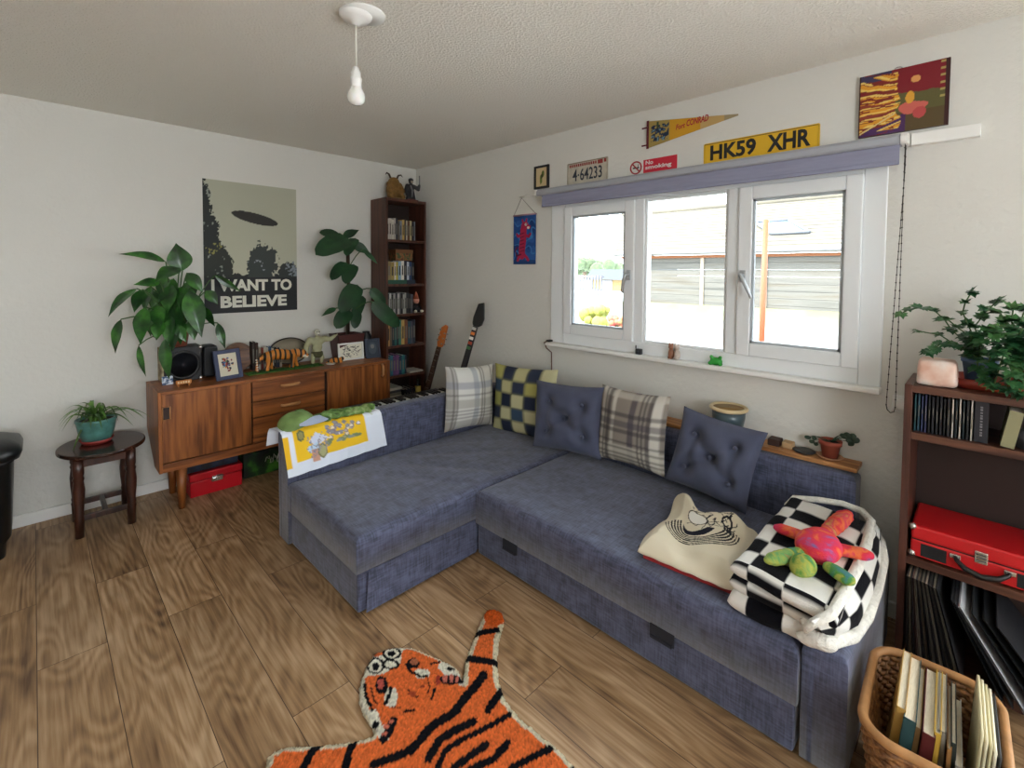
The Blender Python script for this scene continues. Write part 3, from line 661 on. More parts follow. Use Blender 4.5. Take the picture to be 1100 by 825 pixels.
cm = MB(); Mc = Matrix.Translation((.965, 2.555, .604)) @ Matrix.Rotation(R_(25), 4, 'Z')
cm.grid(lambda a, b: (.105*math.cos(2*math.pi*a)*math.cos(b*math.pi/2), .082*math.sin(2*math.pi*a)*math.cos(b*math.pi/2), .07*math.sin(b*math.pi/2)+.008*math.sin(6*math.pi*a)*math.cos(b*1.5)), 32, 10, M=Mc)
part(cap, 'crown', cm, M_green); part(cap, 'crown_button', MB().ball(Mc @ Vector((0, 0, .071)), .006), M_green)
bm_ = MB(); bm_.grid(lambda a, b: (.085*(a*2-1)+.03, -.060-.085*b*math.sqrt(max(0, 1-(a*2-1)**2))-.012*(1-(a*2-1)**2), .012+.012*(1-b)+.014*(1-(a*2-1)**2)), 16, 6, M=Mc)
part(cap, 'brim', bm_, mat('pale_blue_twill', '#b9c8e4', .8), label='pale blue brim')
gc = MB(); rr = random.Random(9)
for k in range(15):
    t = k/14; x = 1.06+.30*t; y = 2.565+rr.uniform(-.035, .03); z = .612+rr.uniform(0, .022); r_ = rr.uniform(.03, .048)
    n0 = rr.uniform(0, 9)
    gc.grid(lambda a, b, x=x, y=y, z=z, r_=r_, n0=n0: (x+r_*(1+.35*math.sin(5*2*math.pi*a+n0))*math.cos(2*math.pi*a)*math.sin(math.pi*b)*1.15, y+r_*(1+.35*math.sin(5*2*math.pi*a+n0))*math.sin(2*math.pi*a)*math.sin(math.pi*b), z-.008-r_*.55*math.cos(math.pi*b)*(.75+.25*math.sin(7*a+n0))), 30, 10)
a_ = np.array(gc.v); gc.v = [(x, y, max(z, .604)) for x, y, z in gc.v]
solo('scarf', gc, ramp_mat('leaf_green_cloth', [(.3, '#3f5a30'), (.5, '#6d8f4a'), (.7, '#9db27a')], 24, .9, bump=.3), 'crumpled green leaf scarf beside the cap on the yellow towel', 'scarf')

# ------------------------------------------------------------------ bag and blanket on the seat
bk = thing('book', 'red covered book lying under the cream tote bag', 'book', (1.75, .72, SZ))
bMq = frame_M((1.60, .895, SZ+.006), (.03, -.36, 0), (.42, .035, 0))
def boxM(x0, x1, y0, y1, z0, z1, M, mb=None, mi=0): return (mb or MB()).box(x0, x1, y0, y1, z0, z1, mi, M)
def slab(M, w_, h_, d_):
    return MB().box(0, w_, 0, h_, 0, d_, 0, M)
bM2 = Matrix(bMq); bM2.translation = (1.605, .89, SZ+.010)
part(bk, 'cover', MB().box(0, .34, 0, .27, 0, .003, 0, bM2).box(0, .34, 0, .27, -.026, -.023, 0, bM2).box(0, .34, 0, .004, -.026, .003, 0, bM2), mat('red_card', '#9c2426', .5), bevel=.001)
part(bk, 'page_block', MB().box(.003, .337, .004, .267, -.023, 0, 0, bM2), mat('page_paper', '#d8d0bc', .9))
for o_ in bk.children: o_.location.z += .014
bk2 = solo('folder', MB().box(-.03, .40, .02, .36, .012, .018, 0, bM2), M_black, 'black folder sticking out between the red book and the tote bag', 'folder'); bk2.location.z += .0
q4 = [Vector((1.588, .905, 0)), Vector((1.612, .522, 0)), Vector((2.02, .60, 0)), Vector((2.105, .985, 0))]
NB = 140
tb = MB()
def tote(a, b):
    p = q4[0]*(1-a)*(1-b)+q4[1]*a*(1-b)+q4[2]*a*b+q4[3]*(1-a)*b
    e = min(a, 1-a, b, 1-b); z = .362+.050*(min(1, e/.16))**.6
    z += .034*math.exp(-((a-.14)/.16)**2-((b-.88)/.16)**2)+.045*math.exp(-((a-.72)/.16)**2-((b-.82)/.10)**2)-.024*math.exp(-((a-.38)/.12)**2-((b-.97)/.12)**2)-.02*math.exp(-((a-.93)/.1)**2-((b-.5)/.12)**2)
    z += .010*math.sin(a*9+b*5)*min(1, e/.1)+.008*mnoise.noise((a*6, b*6, 1))
    k = .02*math.exp(-((a-.38)/.14)**2)*b
    return (p.x-k*2.2, p.y+.012*math.sin(b*8), z)
tb.grid(tote, NB, NB, 0, True)
U = np.array([i/NB for j in range(NB+1) for i in range(NB+1)]); V = np.array([j/NB for j in range(NB+1) for i in range(NB+1)])
pt = Paint(U, V, '#ddd3bb')
for k, r_ in enumerate((.37, .345, .315, .285, .255, .225)):
    d = np.hypot(pt.U-.42, (pt.V-.60)*1.0); ang = np.arctan2(pt.V-.60, pt.U-.42)
    pt.put((np.abs(d-r_) < (.006 if k < 2 else .009)) & (ang < .1+.05*k) & (ang > -2.6-.05*k), '#17181f')
pt.put((np.hypot(pt.U-.40, pt.V-.56) < .16) & (np.arctan2(pt.V-.56, pt.U-.40) < 0) & (np.hypot(pt.U-.36, pt.V-.60) > .14), '#1c1e2a')
rr = random.Random(4)
for k in range(34):
    x, y = .30+rr.uniform(0, .42), .66+rr.uniform(-.10, .26); pt.stroke([(x, y), (x+rr.uniform(-.05, .05), y+rr.uniform(-.07, .07)), (x+rr.uniform(-.09, .09), y+rr.uniform(-.1, .1))], .008, '#22252e')
pt.ell(.36, .66, .10, .08, '#e6e3da'); pt.ell(.36, .66, .11, .09, '#1c1e26', .05); pt.ell(.66, .72, .05, .05, '#1c1e26', .2); pt.ell(.68, .62, .025, .03, '#1c1e26')
tb.c = pt.c
part_b = solo('tote_bag', tb, M_print, 'cream canvas tote bag with black swirling line print lying on the seat', 'bag')
md = part_b.modifiers.new('thickness', 'SOLIDIFY'); md.thickness = .004

# checkered blanket, folded, over the open end of the sofa
M_fleece = paint_mat('checked_fleece', .95, .5, 260, .1, .03)
bln = thing('blanket', 'folded black and white checkered fleece blanket on the end of the sofa', 'blanket', (1.86, .36, SZ))
def fold_layer(x0, x1, y0, y1, zc, h_, seed, ph, droop=0, lean=0):
    """one fold: a flat loop in x-z with round front and back, swept along y"""
    mb = MB(); n, m_ = 96, 60; per = []
    L = x1-x0-h_
    tot = 2*L+math.pi*h_
    def loop(s):
        d = s*tot
        if d < L: return (x0+h_/2+d, h_/2, d)
        d -= L
        if d < math.pi*h_/2: a = d/(h_/2); return (x1-h_/2+h_/2*math.sin(a), h_/2*math.cos(a), 0)
        d -= math.pi*h_/2
        if d < L: return (x1-h_/2-d, -h_/2, 0)
        d -= L; a = d/(h_/2); return (x0+h_/2-h_/2*math.sin(a), -h_/2*math.cos(a), 0)
    cols_u, cols_v = [], []
    def fn(a, b):
        x, z, _ = loop(a % 1.0); y = y0+(y1-y0)*b
        e = min(b, 1-b)/.10; k = math.sqrt(max(0, 1-(1-min(1, e))**2)); z *= .25+.75*k
        x += lean*(y1-y)
        z += .012*mnoise.noise((x*5, y*5, seed))+.004*mnoise.noise((x*14, y*14, seed))
        if droop and y < .335: z -= droop*((.335-y)/.13)**1.5
        x += .012*mnoise.noise((y*7, seed, z*6))
        cols_u.append(a*tot+ph); cols_v.append(y)
        return (x, y, zc+z)
    mb.grid(fn, n, m_, 0, True)
    for b in (0, m_):                       # end caps
        r0 = [b*(n+1)+i for i in range(n)]; mb.f.append(tuple(r0)); mb.m.append(0); mb.sm.append(True)
    U, V = np.array(cols_u), np.array(cols_v); p = Paint(U, V, '#e2e0da'); ck = (np.floor(U/.105)+np.floor((V+.02)/.105)).astype(int) % 2 == 0; p.put(ck, '#0d0d13'); mb.c = p.c
    return mb
part(bln, 'fold', fold_layer(1.548, 2.17, .312, .560, SZ+.034, .062, 1, .03, 0, -.04), M_fleece, fixn=True)
part(bln, 'fold', fold_layer(1.562, 2.19, .300, .560, SZ+.084, .056, 2, .08, 0, -.05), M_fleece)
part(bln, 'fold', fold_layer(1.550, 2.21, .262, .555, SZ+.134, .052, 3, .01, .03, -.08), M_fleece)
M_sherpa = mat('sherpa_trim', '#dedbd2', .95, var=.08, vscale=60, bump=.8, bscale=90)
def trim(pts, r_): return MB().tube([(p[0], p[1], p[2]) for p in pts], r_, 10)
part(bln, 'trim', trim([at(u, v, 2, z) for (u, v, z) in ((864, 677, .43), (874, 669, .46), (893, 660, .475), (905, 640, .485), (921, 610, .49), (931, 585, .49), (936, 560, .49), (926, 549, .49), (905, 541, .49), (880, 537, .49), (853, 535, .48), (845, 543, .47))], [.010, .012, .014, .015, .016, .016, .014, .013, .012, .012, .012, .01]), M_sherpa)
part(bln, 'trim', trim([at(u, v, 2, z) for (u, v, z) in ((862, 667, .42), (872, 677, .39), (893, 690, .37), (915, 683, .365), (931, 662, .37), (942, 632, .38), (949, 603, .385), (947, 582, .40), (940, 566, .43))], [.010, .014, .02, .02, .018, .017, .016, .014, .01]), M_sherpa)
part(bln, 'corner', MB().ball(at(880, 688, 0, 1.53), (.025, .045, .022)).ball(at(868, 687, 0, 1.53), (.02, .035, .016)), M_sherpa, remesh=.006)
dr = MB()
def side(a, b):
    up_ = [at(u, v, 2, .475) for (u, v) in ((872, 668), (893, 658), (909, 636), (924, 608), (934, 582), (938, 560))]; lo = [at(u, v, 2, .385) for (u, v) in ((880, 682), (900, 684), (922, 672), (938, 640), (946, 605), (945, 575))]
    t = a*5; i = min(4, int(t)); q = t-i; p = up_[i].lerp(up_[i+1], q).lerp(lo[i].lerp(lo[i+1], q), b); return (p.x, p.y-.012*math.sin(math.pi*b), p.z)
dr.grid(side, 60, 20, 0, True); U = np.array([i/60*.66 for j in range(21) for i in range(61)]); V = np.array([j/20*.15 for j in range(21) for i in range(61)])
p = Paint(U, V, '#e2e0da'); p.put((np.floor(U/.1)+np.floor((V+.03)/.1)).astype(int) % 2 == 1, '#0d0d13'); dr.c = p.c
o_ = part(bln, 'hanging_edge', dr, M_fleece); md = o_.modifiers.new('thickness', 'SOLIDIFY'); md.thickness = .006

# plush turtle
M_tie = ramp_mat('tie_dye_plush', [(.30, '#3f6fa8'), (.40, '#c9305a'), (.5, '#d8323e'), (.58, '#e0703c'), (.66, '#cf3a52'), (.76, '#c8a24a')], 13, .95, distort=.6, bump=.6, bscale=240)
M_tie2 = ramp_mat('green_tie_dye_plush', [(.32, '#3f7a7a'), (.45, '#4f8a3c'), (.55, '#a8a84a'), (.66, '#5f9a5a'), (.78, '#c05a3c')], 20, .95, distort=.6, bump=.6, bscale=240)
BZ = .505
def BP(u, v, z=BZ): return at(u, v, 2, z)
tt = thing('plush_turtle', 'red blue and green tie dye plush turtle on the checkered blanket', 'soft toy', BP(884, 592))
b_ = MB(); c = BP(879, 586, BZ+.02); b_.ball(c, (.085, .068, .045), M=None); b_.ball(c+Vector((-.035, 0, 0)), (.05, .06, .04)); b_.ball(c+Vector((.04, 0, 0)), (.05, .055, .04)); part(tt, 'body', b_, M_tie, remesh=.007)
c = BP(863, 607, BZ+.012); part(tt, 'head', MB().ball(c, (.042, .038, .032)).ball(c+Vector((-.02, .005, -.004)), (.028, .03, .024)), M_tie2, remesh=.006, label='green speckled head')
for (u0, v0, u1, v1, r0, r1, m_) in ((868, 578, 836, 567, .020, .022, M_tie), (889, 572, 910, 552, .022, .028, M_tie), (900, 590, 932, 596, .024, .022, M_tie), (892, 610, 913, 624, .018, .022, M_tie2), (858, 594, 826, 602, .018, .024, M_tie2)):
    a, b = BP(u0, v0, BZ+.012), BP(u1, v1, BZ+.012); f = MB()
    for k in range(7): t = k/6; q = a.lerp(b, t); r_ = (r0+(r1-r0)*math.sin(math.pi*min(1, t*.8+.1)))*1.18; r_ *= (1 if t < .85 else .75); f.ball(q, (r_, r_, r_*.7), seg=12, rings=8)
    part(tt, 'flipper', f, m_, remesh=.006)
part(tt, 'tag', MB().box(-.012, .012, -.006, .006, 0, .002, 0, Matrix.Translation(BP(858, 612, BZ-.01))), mat('red_ribbon', '#b8323a', .6))

# ------------------------------------------------------------------ teak sideboard
SX0, SX1, SYF, SYB, ST, SB = .482, 1.962, 3.30, 3.695, .715, .247
M_tkz = wood('teak_upright', '#693818', '#a46330', 'z', 8, .38); M_tkx = wood('teak_lengthwise', '#6a391a', '#a36231', 'x', 7, .38)
M_hand = mat('pale_beech', '#c08a58', .4)
sb = thing('sideboard', 'long low teak sideboard with sliding doors and drawers along the poster wall', 'sideboard', ((SX0+SX1)/2, 3.5, 0))
prof = [(SYF, SB), (SYF, ST), (SYB, ST), (SYB, .43), (3.45, SB)]
part(sb, 'side_panel', MB().prism(prof, SX0, SX0+.018, 'yz'), M_tkz, bevel=.003); part(sb, 'side_panel', MB().prism(prof, SX1-.018, SX1, 'yz'), M_tkz, bevel=.003)
part(sb, 'top', MB().box(SX0+.018, SX1-.018, SYF+.002, SYB, ST-.018, ST), M_tkx, bevel=.002)
part(sb, 'carcass', MB().box(SX0+.018, SX1-.018, SYF+.03, SYB, SB+.05, ST-.018), mat('dark_inside', '#26140b', .8))
part(sb, 'bottom_rail', MB().box(SX0+.018, SX1-.018, SYF+.004, SYF+.06, SB, .296), M_tkx, bevel=.002)
d = part(sb, 'door', MB().box(.502, .968, SYF+.012, SYF+.03, .30, .694), M_tkz, bevel=.002)
def grip(x, par): 
    g = MB().box(x-.016, x+.016, SYF+.0085, SYF+.0125, .555, .622); part(par, 'handle', g, mat('grip_dark', '#2a140a', .6)); 
    part(par, 'handle_rim', MB().tube([(x-.018, SYF+.009, .553), (x+.018, SYF+.009, .553), (x+.018, SYF+.009, .624), (x-.018, SYF+.009, .624)], .004, 6, closed=True), M_hand)
grip(.522, d)
d = part(sb, 'door', MB().box(1.466, 1.94, SYF+.012, SYF+.03, .30, .694), M_tkz, bevel=.002)
part(d, 'handle', MB().tube([(1.895, SYF+.006, .60), (1.895, SYF-.012, .615), (1.895, SYF-.014, .65), (1.895, SYF-.012, .675), (1.895, SYF+.006, .69)], [.008, .009, .009, .009, .008]), M_hand)
for (z0, z1) in ((.566, .694), (.464, .561), (.332, .459)):
    d = part(sb, 'drawer', MB().box(.976, 1.444, SYF+.010, SYF+.03, z0, z1), M_tkx, bevel=.002)
    zc = z1-.048; part(d, 'handle', MB().tube([(1.15, SYF+.01, zc), (1.165, SYF-.012, zc+.002), (1.21, SYF-.017, zc+.003), (1.255, SYF-.012, zc+.002), (1.27, SYF+.01, zc)], [.008, .010, .011, .010, .008]), M_hand)
part(sb, 'plinth', MB().box(.976, 1.444, SYF+.014, SYF+.03, .298, .328), M_tkx)
for (x, y) in ((.595, 3.345), (1.86, 3.345), (.595, 3.62), (1.86, 3.62)): part(sb, 'leg', MB().lathe([(.0, 0), (.017, 0), (.03, SB+.005), (.0, SB+.005)], (x, y, 0), 20), M_tkz)

# things under the sideboard
rc = thing('toolbox', 'red metal box with a bright latch on the floor under the sideboard', 'box', (.80, 3.56, 0)); M_redm = mat('red_enamel', '#c00d1e', .35)
part(rc, 'body', MB().box(.655, .945, 3.44, 3.68, 0, .095), M_redm, bevel=.006); part(rc, 'lid', MB().box(.652, .948, 3.437, 3.683, .098, .145), M_redm, bevel=.008)
part(rc, 'latch', MB().box(.77, .83, 3.43, 3.438, .075, .11).tube([(.765, 3.428, .085), (.78, 3.424, .098), (.82, 3.424, .105), (.835, 3.428, .1)], .005), mat('chrome', '#d8d8d8', .2, .9))
solo('games_box', MB().box(.64, .93, 3.47, 3.69, .147, .215), ramp_mat('dark_print_box', [(.4, '#14161c'), (.6, '#1d2a44'), (.7, '#2b4a34')], 14, .6), 'dark games box lying on top of the red metal box', 'box', bevel=.003)
gb = thing('games_box', 'dark green boxed game on the floor beside the red metal box', 'box', (1.12, 3.6, 0))
part(gb, 'body', MB().box(.975, 1.27, 3.515, 3.69, 0, .165), ramp_mat('green_print_box', [(.38, '#10140f'), (.5, '#1c3a16'), (.62, '#4c8a2a'), (.7, '#1a2a16')], 9, .5), bevel=.003)
lg = MB(); rr = random.Random(8)
for k in range(7): lg.tube([(1.11+.016*k, 3.5135, .085+.03*math.sin(k*1.9)), (1.12+.016*k, 3.5135, .115+.012*math.sin(k*2.7)), (1.135+.014*k, 3.5135, .08+.02*math.cos(k*2.3))], .0022, 5)
part(gb, 'lettering', lg, mat('white_print', '#e2e6da', .6))

# ------------------------------------------------------------------ things on the sideboard
Z0 = ST
M_charcoal = mat('charcoal_vinyl', '#1b1c20', .5, bump=.2, bscale=300); M_steel = mat('chrome', '#d8d8d8', .2, .9)
sp = thing('speaker', 'black speaker box with a large round cone under the leafy plant', 'speaker', (.65, 3.6, Z0))
part(sp, 'cabinet', MB().box(.552, .752, 3.545, 3.69, Z0, Z0+.215), M_charcoal, bevel=.006)
part(sp, 'side_panel', MB().box(.542, .552, 3.55, 3.685, Z0+.005, Z0+.21), ramp_mat('worn_cream', [(.4, '#7a6a52'), (.6, '#b3a588')], 20, .8, stretch=(1, .3, 1)))
Ms = frame_M((.652, 3.545, Z0+.102), (1, 0, 0), (0, 0, 1))
part(sp, 'surround', MB().lathe([(.092, 0), (.092, .006), (.078, .008), (.074, .002), (.074, 0)], seg=36, M=Ms), M_black)
part(sp, 'cone', MB().lathe([(.076, .003), (.03, -.014), (.028, -.012), (.018, -.004), (.0, 0)], seg=36, M=Ms), mat('cone_black', '#20222a', .35))
for (x, z) in ((.56, .205), (.744, .205), (.744, .01)): part(sp, 'corner_cap', MB().ball((x, 3.548, Z0+z), (.014, .012, .012)), M_steel)
sp2 = thing('speaker', 'narrow black speaker between the round cone speaker and the blue picture frame', 'speaker', (.81, 3.63, Z0))
part(sp2, 'cabinet', MB().box(.765, .85, 3.57, 3.69, Z0, Z0+.205), M_charcoal, bevel=.02)
part(sp2, 'grille', MB().box(.775, .84, 3.566, 3.572, Z0+.015, Z0+.19), M_black)
mc_ = solo('card', MB().box(-.028, .028, -.001, .001, 0, .052, 0, Matrix.Translation((.562, 3.50, Z0)) @ Matrix.Rotation(R_(-14), 4, 'X')), ramp_mat('blue_white_card', [(.42, '#33507c'), (.55, '#cfd8e4')], 60, .6), 'little blue and white card leaning at the foot of the round cone speaker', 'card')
ws = thing('sign', 'tiny orange wooden sign on two legs at the edge of the sideboard', 'sign', (.625, 3.40, Z0))
part(ws, 'board', MB().box(.585, .665, 3.395, 3.405, Z0+.012, Z0+.036), mat('orange_wood', '#b8702c', .5), bevel=.002)
for x in (.598, .652): part(ws, 'leg', MB().box(x-.003, x+.003, 3.392, 3.408, Z0, Z0+.013), mat('orange_wood', '#b8702c', .5))
lt = MB()
for k in range(5): lt.box(.594+k*.013, .602+k*.013, 3.3935, 3.395, Z0+.018, Z0+.03)
part(ws, 'lettering', lt, mat('cream_paint', '#dcc49a', .7))

def picture_frame(name, label, c, w_, h_, lean, yaw, m_frame, bw, base, paintfn, cat='picture frame', stand=True):
    """standing frame: c = bottom centre of its front"""
    M = Matrix.Translation(c) @ Matrix.Rotation(R_(yaw), 4, 'Z') @ Matrix.Rotation(R_(-lean), 4, 'X')
    t = thing(name, label, cat, c); q = MB()
    for (x0, x1, z0, z1) in ((-w_/2, -w_/2+bw, 0, h_), (w_/2-bw, w_/2, 0, h_), (-w_/2+bw, w_/2-bw, 0, bw), (-w_/2+bw, w_/2-bw, h_-bw, h_)): q.box(x0, x1, 0, .016, z0, z1, 0, M)
    part(t, 'frame', q, m_frame, bevel=.002)
    Mp = M @ frame_M((-w_/2+bw, .010, bw), (1, 0, 0), (0, 0, 1))
    part(t, 'print', flat_print(Mp, w_-2*bw, h_-2*bw, .003, paintfn, base), paint_mat('paper_print', .7), fixn=False)
    if stand: part(t, 'stand', MB().add([M @ Vector((-.02, .016, h_*.7)), M @ Vector((.02, .016, h_*.7)), Vector(M @ Vector((.025, .016, h_*.7))) + Vector((0, h_*.25, 0)), Vector(M @ Vector((-.025, .016, h_*.7)))+Vector((0, h_*.25, 0))], [(0, 1, 2, 3)]).box(-.02, .02, .016+h_*.12, .02+h_*.12, 0, h_*.6, 0, M), M_black)
    return t
def pr_colour(p):
    rr = random.Random(12)
    for k in range(46):
        x, y = .5+rr.uniform(-.26, .26), .5+rr.uniform(-.3, .3); wx = p.U.max(); wy = p.V.max()
        p.ell(x*wx, y*wy, rr.uniform(.003, .009), rr.uniform(.003, .009), rr.choice(['#39435a', '#4a6f96', '#b8542e', '#5a7a4a', '#7a2e3a', '#2a2e3a', '#d0882e']))
picture_frame('framed_print', 'blue framed cream print with a colourful figure leaning beside the speaker', (.878, 3.405, Z0+.002), .165, .19, 14, 14, mat('navy_frame', '#39405e', .5), .024, '#d9d2bd', pr_colour)
def pr_ink(p):
    rr = random.Random(3); wx, wy = p.U.max(), p.V.max()
    for k in range(60):
        x, y = rr.uniform(.15, .85)*wx, rr.uniform(.15, .85)*wy; p.stroke([(x, y), (x+rr.uniform(-.02, .02), y+rr.uniform(-.014, .014))], .0045, rr.choice(['#26262a', '#55555a', '#8a867c']))
picture_frame('framed_print', 'white framed ink drawing in front of the tall climbing plant pot', (1.745, 3.50, Z0+.002), .205, .135, 8, -4, mat('white_frame', '#dcded8', .5), .014, '#dedccb', pr_ink)
def pr_dark(p):
    wx, wy = p.U.max(), p.V.max(); p.ell(wx*.5, wy*.5, wx*.35, wy*.38, '#4a5560'); p.ell(wx*.5, wy*.62, wx*.16, wy*.14, '#7a7a7c')
picture_frame('framed_photo', 'dark blue framed photograph leaning at the right end of the sideboard', (1.915, 3.47, Z0+.002), .12, .155, 14, -10, mat('midnight_frame', '#2a3448', .5), .014, '#39424f', pr_dark)

wr_ = thing('plate', 'brown wooden plate leaning against the wall behind the blue frame', 'plate', (.99, 3.64, Z0))
Mw = frame_M((.985, 3.655, Z0+.098), (1, 0, 0), (0, .15, 1)); part(wr_, 'dish', MB().lathe([(.0, .004), (.07, .006), (.094, .018), (.098, .016), (.09, .0), (.0, -.004)], seg=36, M=Mw), wood('walnut_disc', '#4a2c1a', '#7d5232', 'x', 20))
tray = thing('tray', 'oval grey beige tray with a dark rim leaning behind the wooden tiger', 'tray', (1.33, 3.66, Z0))
Mt = frame_M((1.335, 3.672, Z0+.098), (1, 0, 0), (0, .12, 1)); part(tray, 'dish', MB().lathe([(.0, 0), (.135, 0), (.14, .004), (.0, .006)], seg=40, M=Mt @ Matrix.Diagonal((1, .68, 1, 1))), mat('grey_beige', '#9a917e', .5, var=.1))
part(tray, 'rim', MB().tube([Mt @ Vector((.14*math.cos(2*math.pi*k/40), .68*.14*math.sin(2*math.pi*k/40), .004)) for k in range(40)], .005, 8, closed=True), mat('dark_rim', '#2c261f', .4))
def book_row(x, y, z, specs, axis, name, grp, labels, depth, back=False):
    """upright books; specs: (thickness, height, colour); axis 'x' runs along +x with spines facing -y, 'y' runs along -y with spines facing -x"""
    for k, (t, h_, c) in enumerate(specs):
        mc = mat('book_cloth_'+c.strip('#'), c, .6, var=.12, vscale=40); q = MB(); tt_ = t-.0012
        if axis == 'x':
            q.box(x, x+tt_, y, y+.003, z, z+h_).box(x, x+.002, y, y+depth, z, z+h_).box(x+tt_-.002, x+tt_, y, y+depth, z, z+h_); q.box(x+.002, x+tt_-.002, y+.003, y+depth-.004, z+.002, z+h_-.003, 1)
            if t > .012: q.box(x+tt_*.3, x+tt_*.7, y-.0006, y, z+h_*.25, z+h_*.75, 2)
        else:
            q.box(x, x+.003, y-tt_, y, z, z+h_).box(x, x+depth, y-.002, y, z, z+h_).box(x, x+depth, y-tt_, y-tt_+.002, z, z+h_); q.box(x+.003, x+depth-.004, y-tt_+.002, y-.002, z+.002, z+h_-.003, 1)
            if t > .008: q.box(x-.0006, x, y-tt_*.60, y-tt_*.40, z+h_*(.3+.1*(k % 3)), z+h_*(.62+.08*(k % 2)), 2)
        l = lin(c); lum = .2*l[0]+.7*l[1]+.1*l[2]
        solo(name, q, [mc, mat('page_paper', '#d8d0bc', .9), mat('spine_title_dark', '#3a3630', .6) if lum > .25 else mat('spine_title_light', '#6f6b62', .6)], labels(k, len(specs)), 'book', grp)
        if axis == 'x': x += t
        else: y -= t
ordn = ['first', 'second', 'third', 'fourth', 'fifth', 'sixth', 'seventh', 'eighth', 'ninth', 'tenth', 'eleventh', 'twelfth', 'thirteenth', 'fourteenth', 'fifteenth', 'sixteenth', 'seventeenth', 'eighteenth', 'nineteenth', 'twentieth']
def cname(c):
    names = {'white': '#d8d4c8', 'black': '#16171b', 'grey': '#77777a', 'tan': '#a88858', 'dark blue': '#1d2a48', 'blue': '#3a66a0', 'red': '#a02a2a', 'dark green': '#1d3a2c', 'green': '#4a7a4a', 'yellow': '#d0a838', 'teal': '#2a6a70', 'purple': '#5a3a6a', 'brown': '#5a3a26', 'orange': '#c8642a', 'cream': '#cfc29a'}
    v = lin(c); return min(names, key=lambda n: sum((a-b)**2 for a, b in zip([q**.45 for q in lin(names[n])], [q**.45 for q in v])))
def row_labels(specs, where): return lambda k, n: '%s spined book, %s from left %s' % (cname(specs[k][2]), ordn[k], where)
s_ = [(.022, .20, '#2a1a14'), (.020, .19, '#3a2018'), (.018, .155, '#b5ac9c'), (.016, .15, '#8a3a2c'), (.018, .155, '#d0cabb'), (.014, .15, '#c8c2b0'), (.020, .155, '#3c5a78'), (.016, .14, '#cfc9bc'), (.018, .145, '#15161a'), (.022, .14, '#202a3c'), (.016, .135, '#b8b0a0')]
book_row(1.06, 3.60, Z0, s_, 'x', 'book', 'books behind the wooden tiger', row_labels(s_, 'in the row behind the tiger on the sideboard'), .05)

M_tiger = ramp_mat('tiger_paint', [(.0, '#c8782a'), (.60, '#cf8a34'), (.66, '#1a1512'), (1, '#1a1512')], 9, .45, 'wave', (1, .2, .35), 3.2)
tg = thing('tiger_figurine', 'orange striped tiger figurine walking on the sideboard below the poster', 'figurine', (1.23, 3.50, Z0))
q = MB(); tx, ty, tz = 1.13, 3.515, Z0+.088
for k in range(9): t = k/8; q.ball((tx+.19*t, ty+.02*t, tz+.012+.008*math.sin(t*5)), (.032, .030, .033+.006*math.sin(t*3)))
def limb(mb, pts, rs, n=6):
    for (a, b), (r0, r1) in zip(zip(pts[:-1], pts[1:]), zip(rs[:-1], rs[1:])):
        a, b = Vector(a), Vector(b)
        for k in range(n+1): t = k/n; mb.ball(a.lerp(b, t), r0+(r1-r0)*t, seg=10, rings=7)
for (x0, x1, dy) in ((.01, -.015, -.018), (.015, .035, .018), (.17, .15, -.018), (.18, .205, .018)):
    limb(q, [(tx+x0, ty+dy, tz), (tx+(x0+x1)/2+.006, ty+dy, tz-.045), (tx+x1, ty+dy, Z0+.016), (tx+x1+.014, ty+dy, Z0+.013)], [.022, .015, .012, .013])
limb(q, [(tx+.19, ty+.01, tz+.02), (tx+.225, ty-.005, tz+.012)], [.028, .03]); q.ball((tx+.235, ty-.01, tz+.008), (.033, .03, .031)); q.ball((tx+.262, ty-.016, tz-.006), (.018, .018, .015))
for dy in (-.02, .018): q.ball((tx+.225, ty+dy-.008, tz+.038), (.009, .007, .010))
limb(q, [(tx-.015, ty, tz+.015), (tx-.05, ty-.005, tz+.0), (tx-.066, ty-.01, tz-.04), (tx-.07, ty-.012, Z0+.018), (tx-.06, ty-.014, Z0+.014)], [.016, .012, .011, .011, .012])
part(tg, 'body', q, M_tiger, remesh=.005)
q = MB()
for k in range(5): q.ball((tx-.066-.002*k, ty-.022, Z0+.02+.017*k), (.007, .004, .0055))
q.ball((tx+.262, ty-.022, tz-.016), (.017, .015, .010)); q.ball((tx+.243, ty-.032, tz-.006), (.014, .010, .012))
part(tg, 'white_patch', q, mat('ivory_paint', '#ddd6c6', .5), label='white cheeks and tail spots')
part(tg, 'nose', MB().ball((tx+.279, ty-.018, tz-.002), (.006, .007, .005)), M_black)
gm = MB(); gm.box(.99, 1.50, 3.44, 3.545, Z0, Z0+.004); solo('mat', gm, ramp_mat('moss_felt', [(.4, '#1e4a1c'), (.6, '#3c7a2c')], 40, .95), 'strip of green felt under the tiger figurine on the sideboard', 'mat')

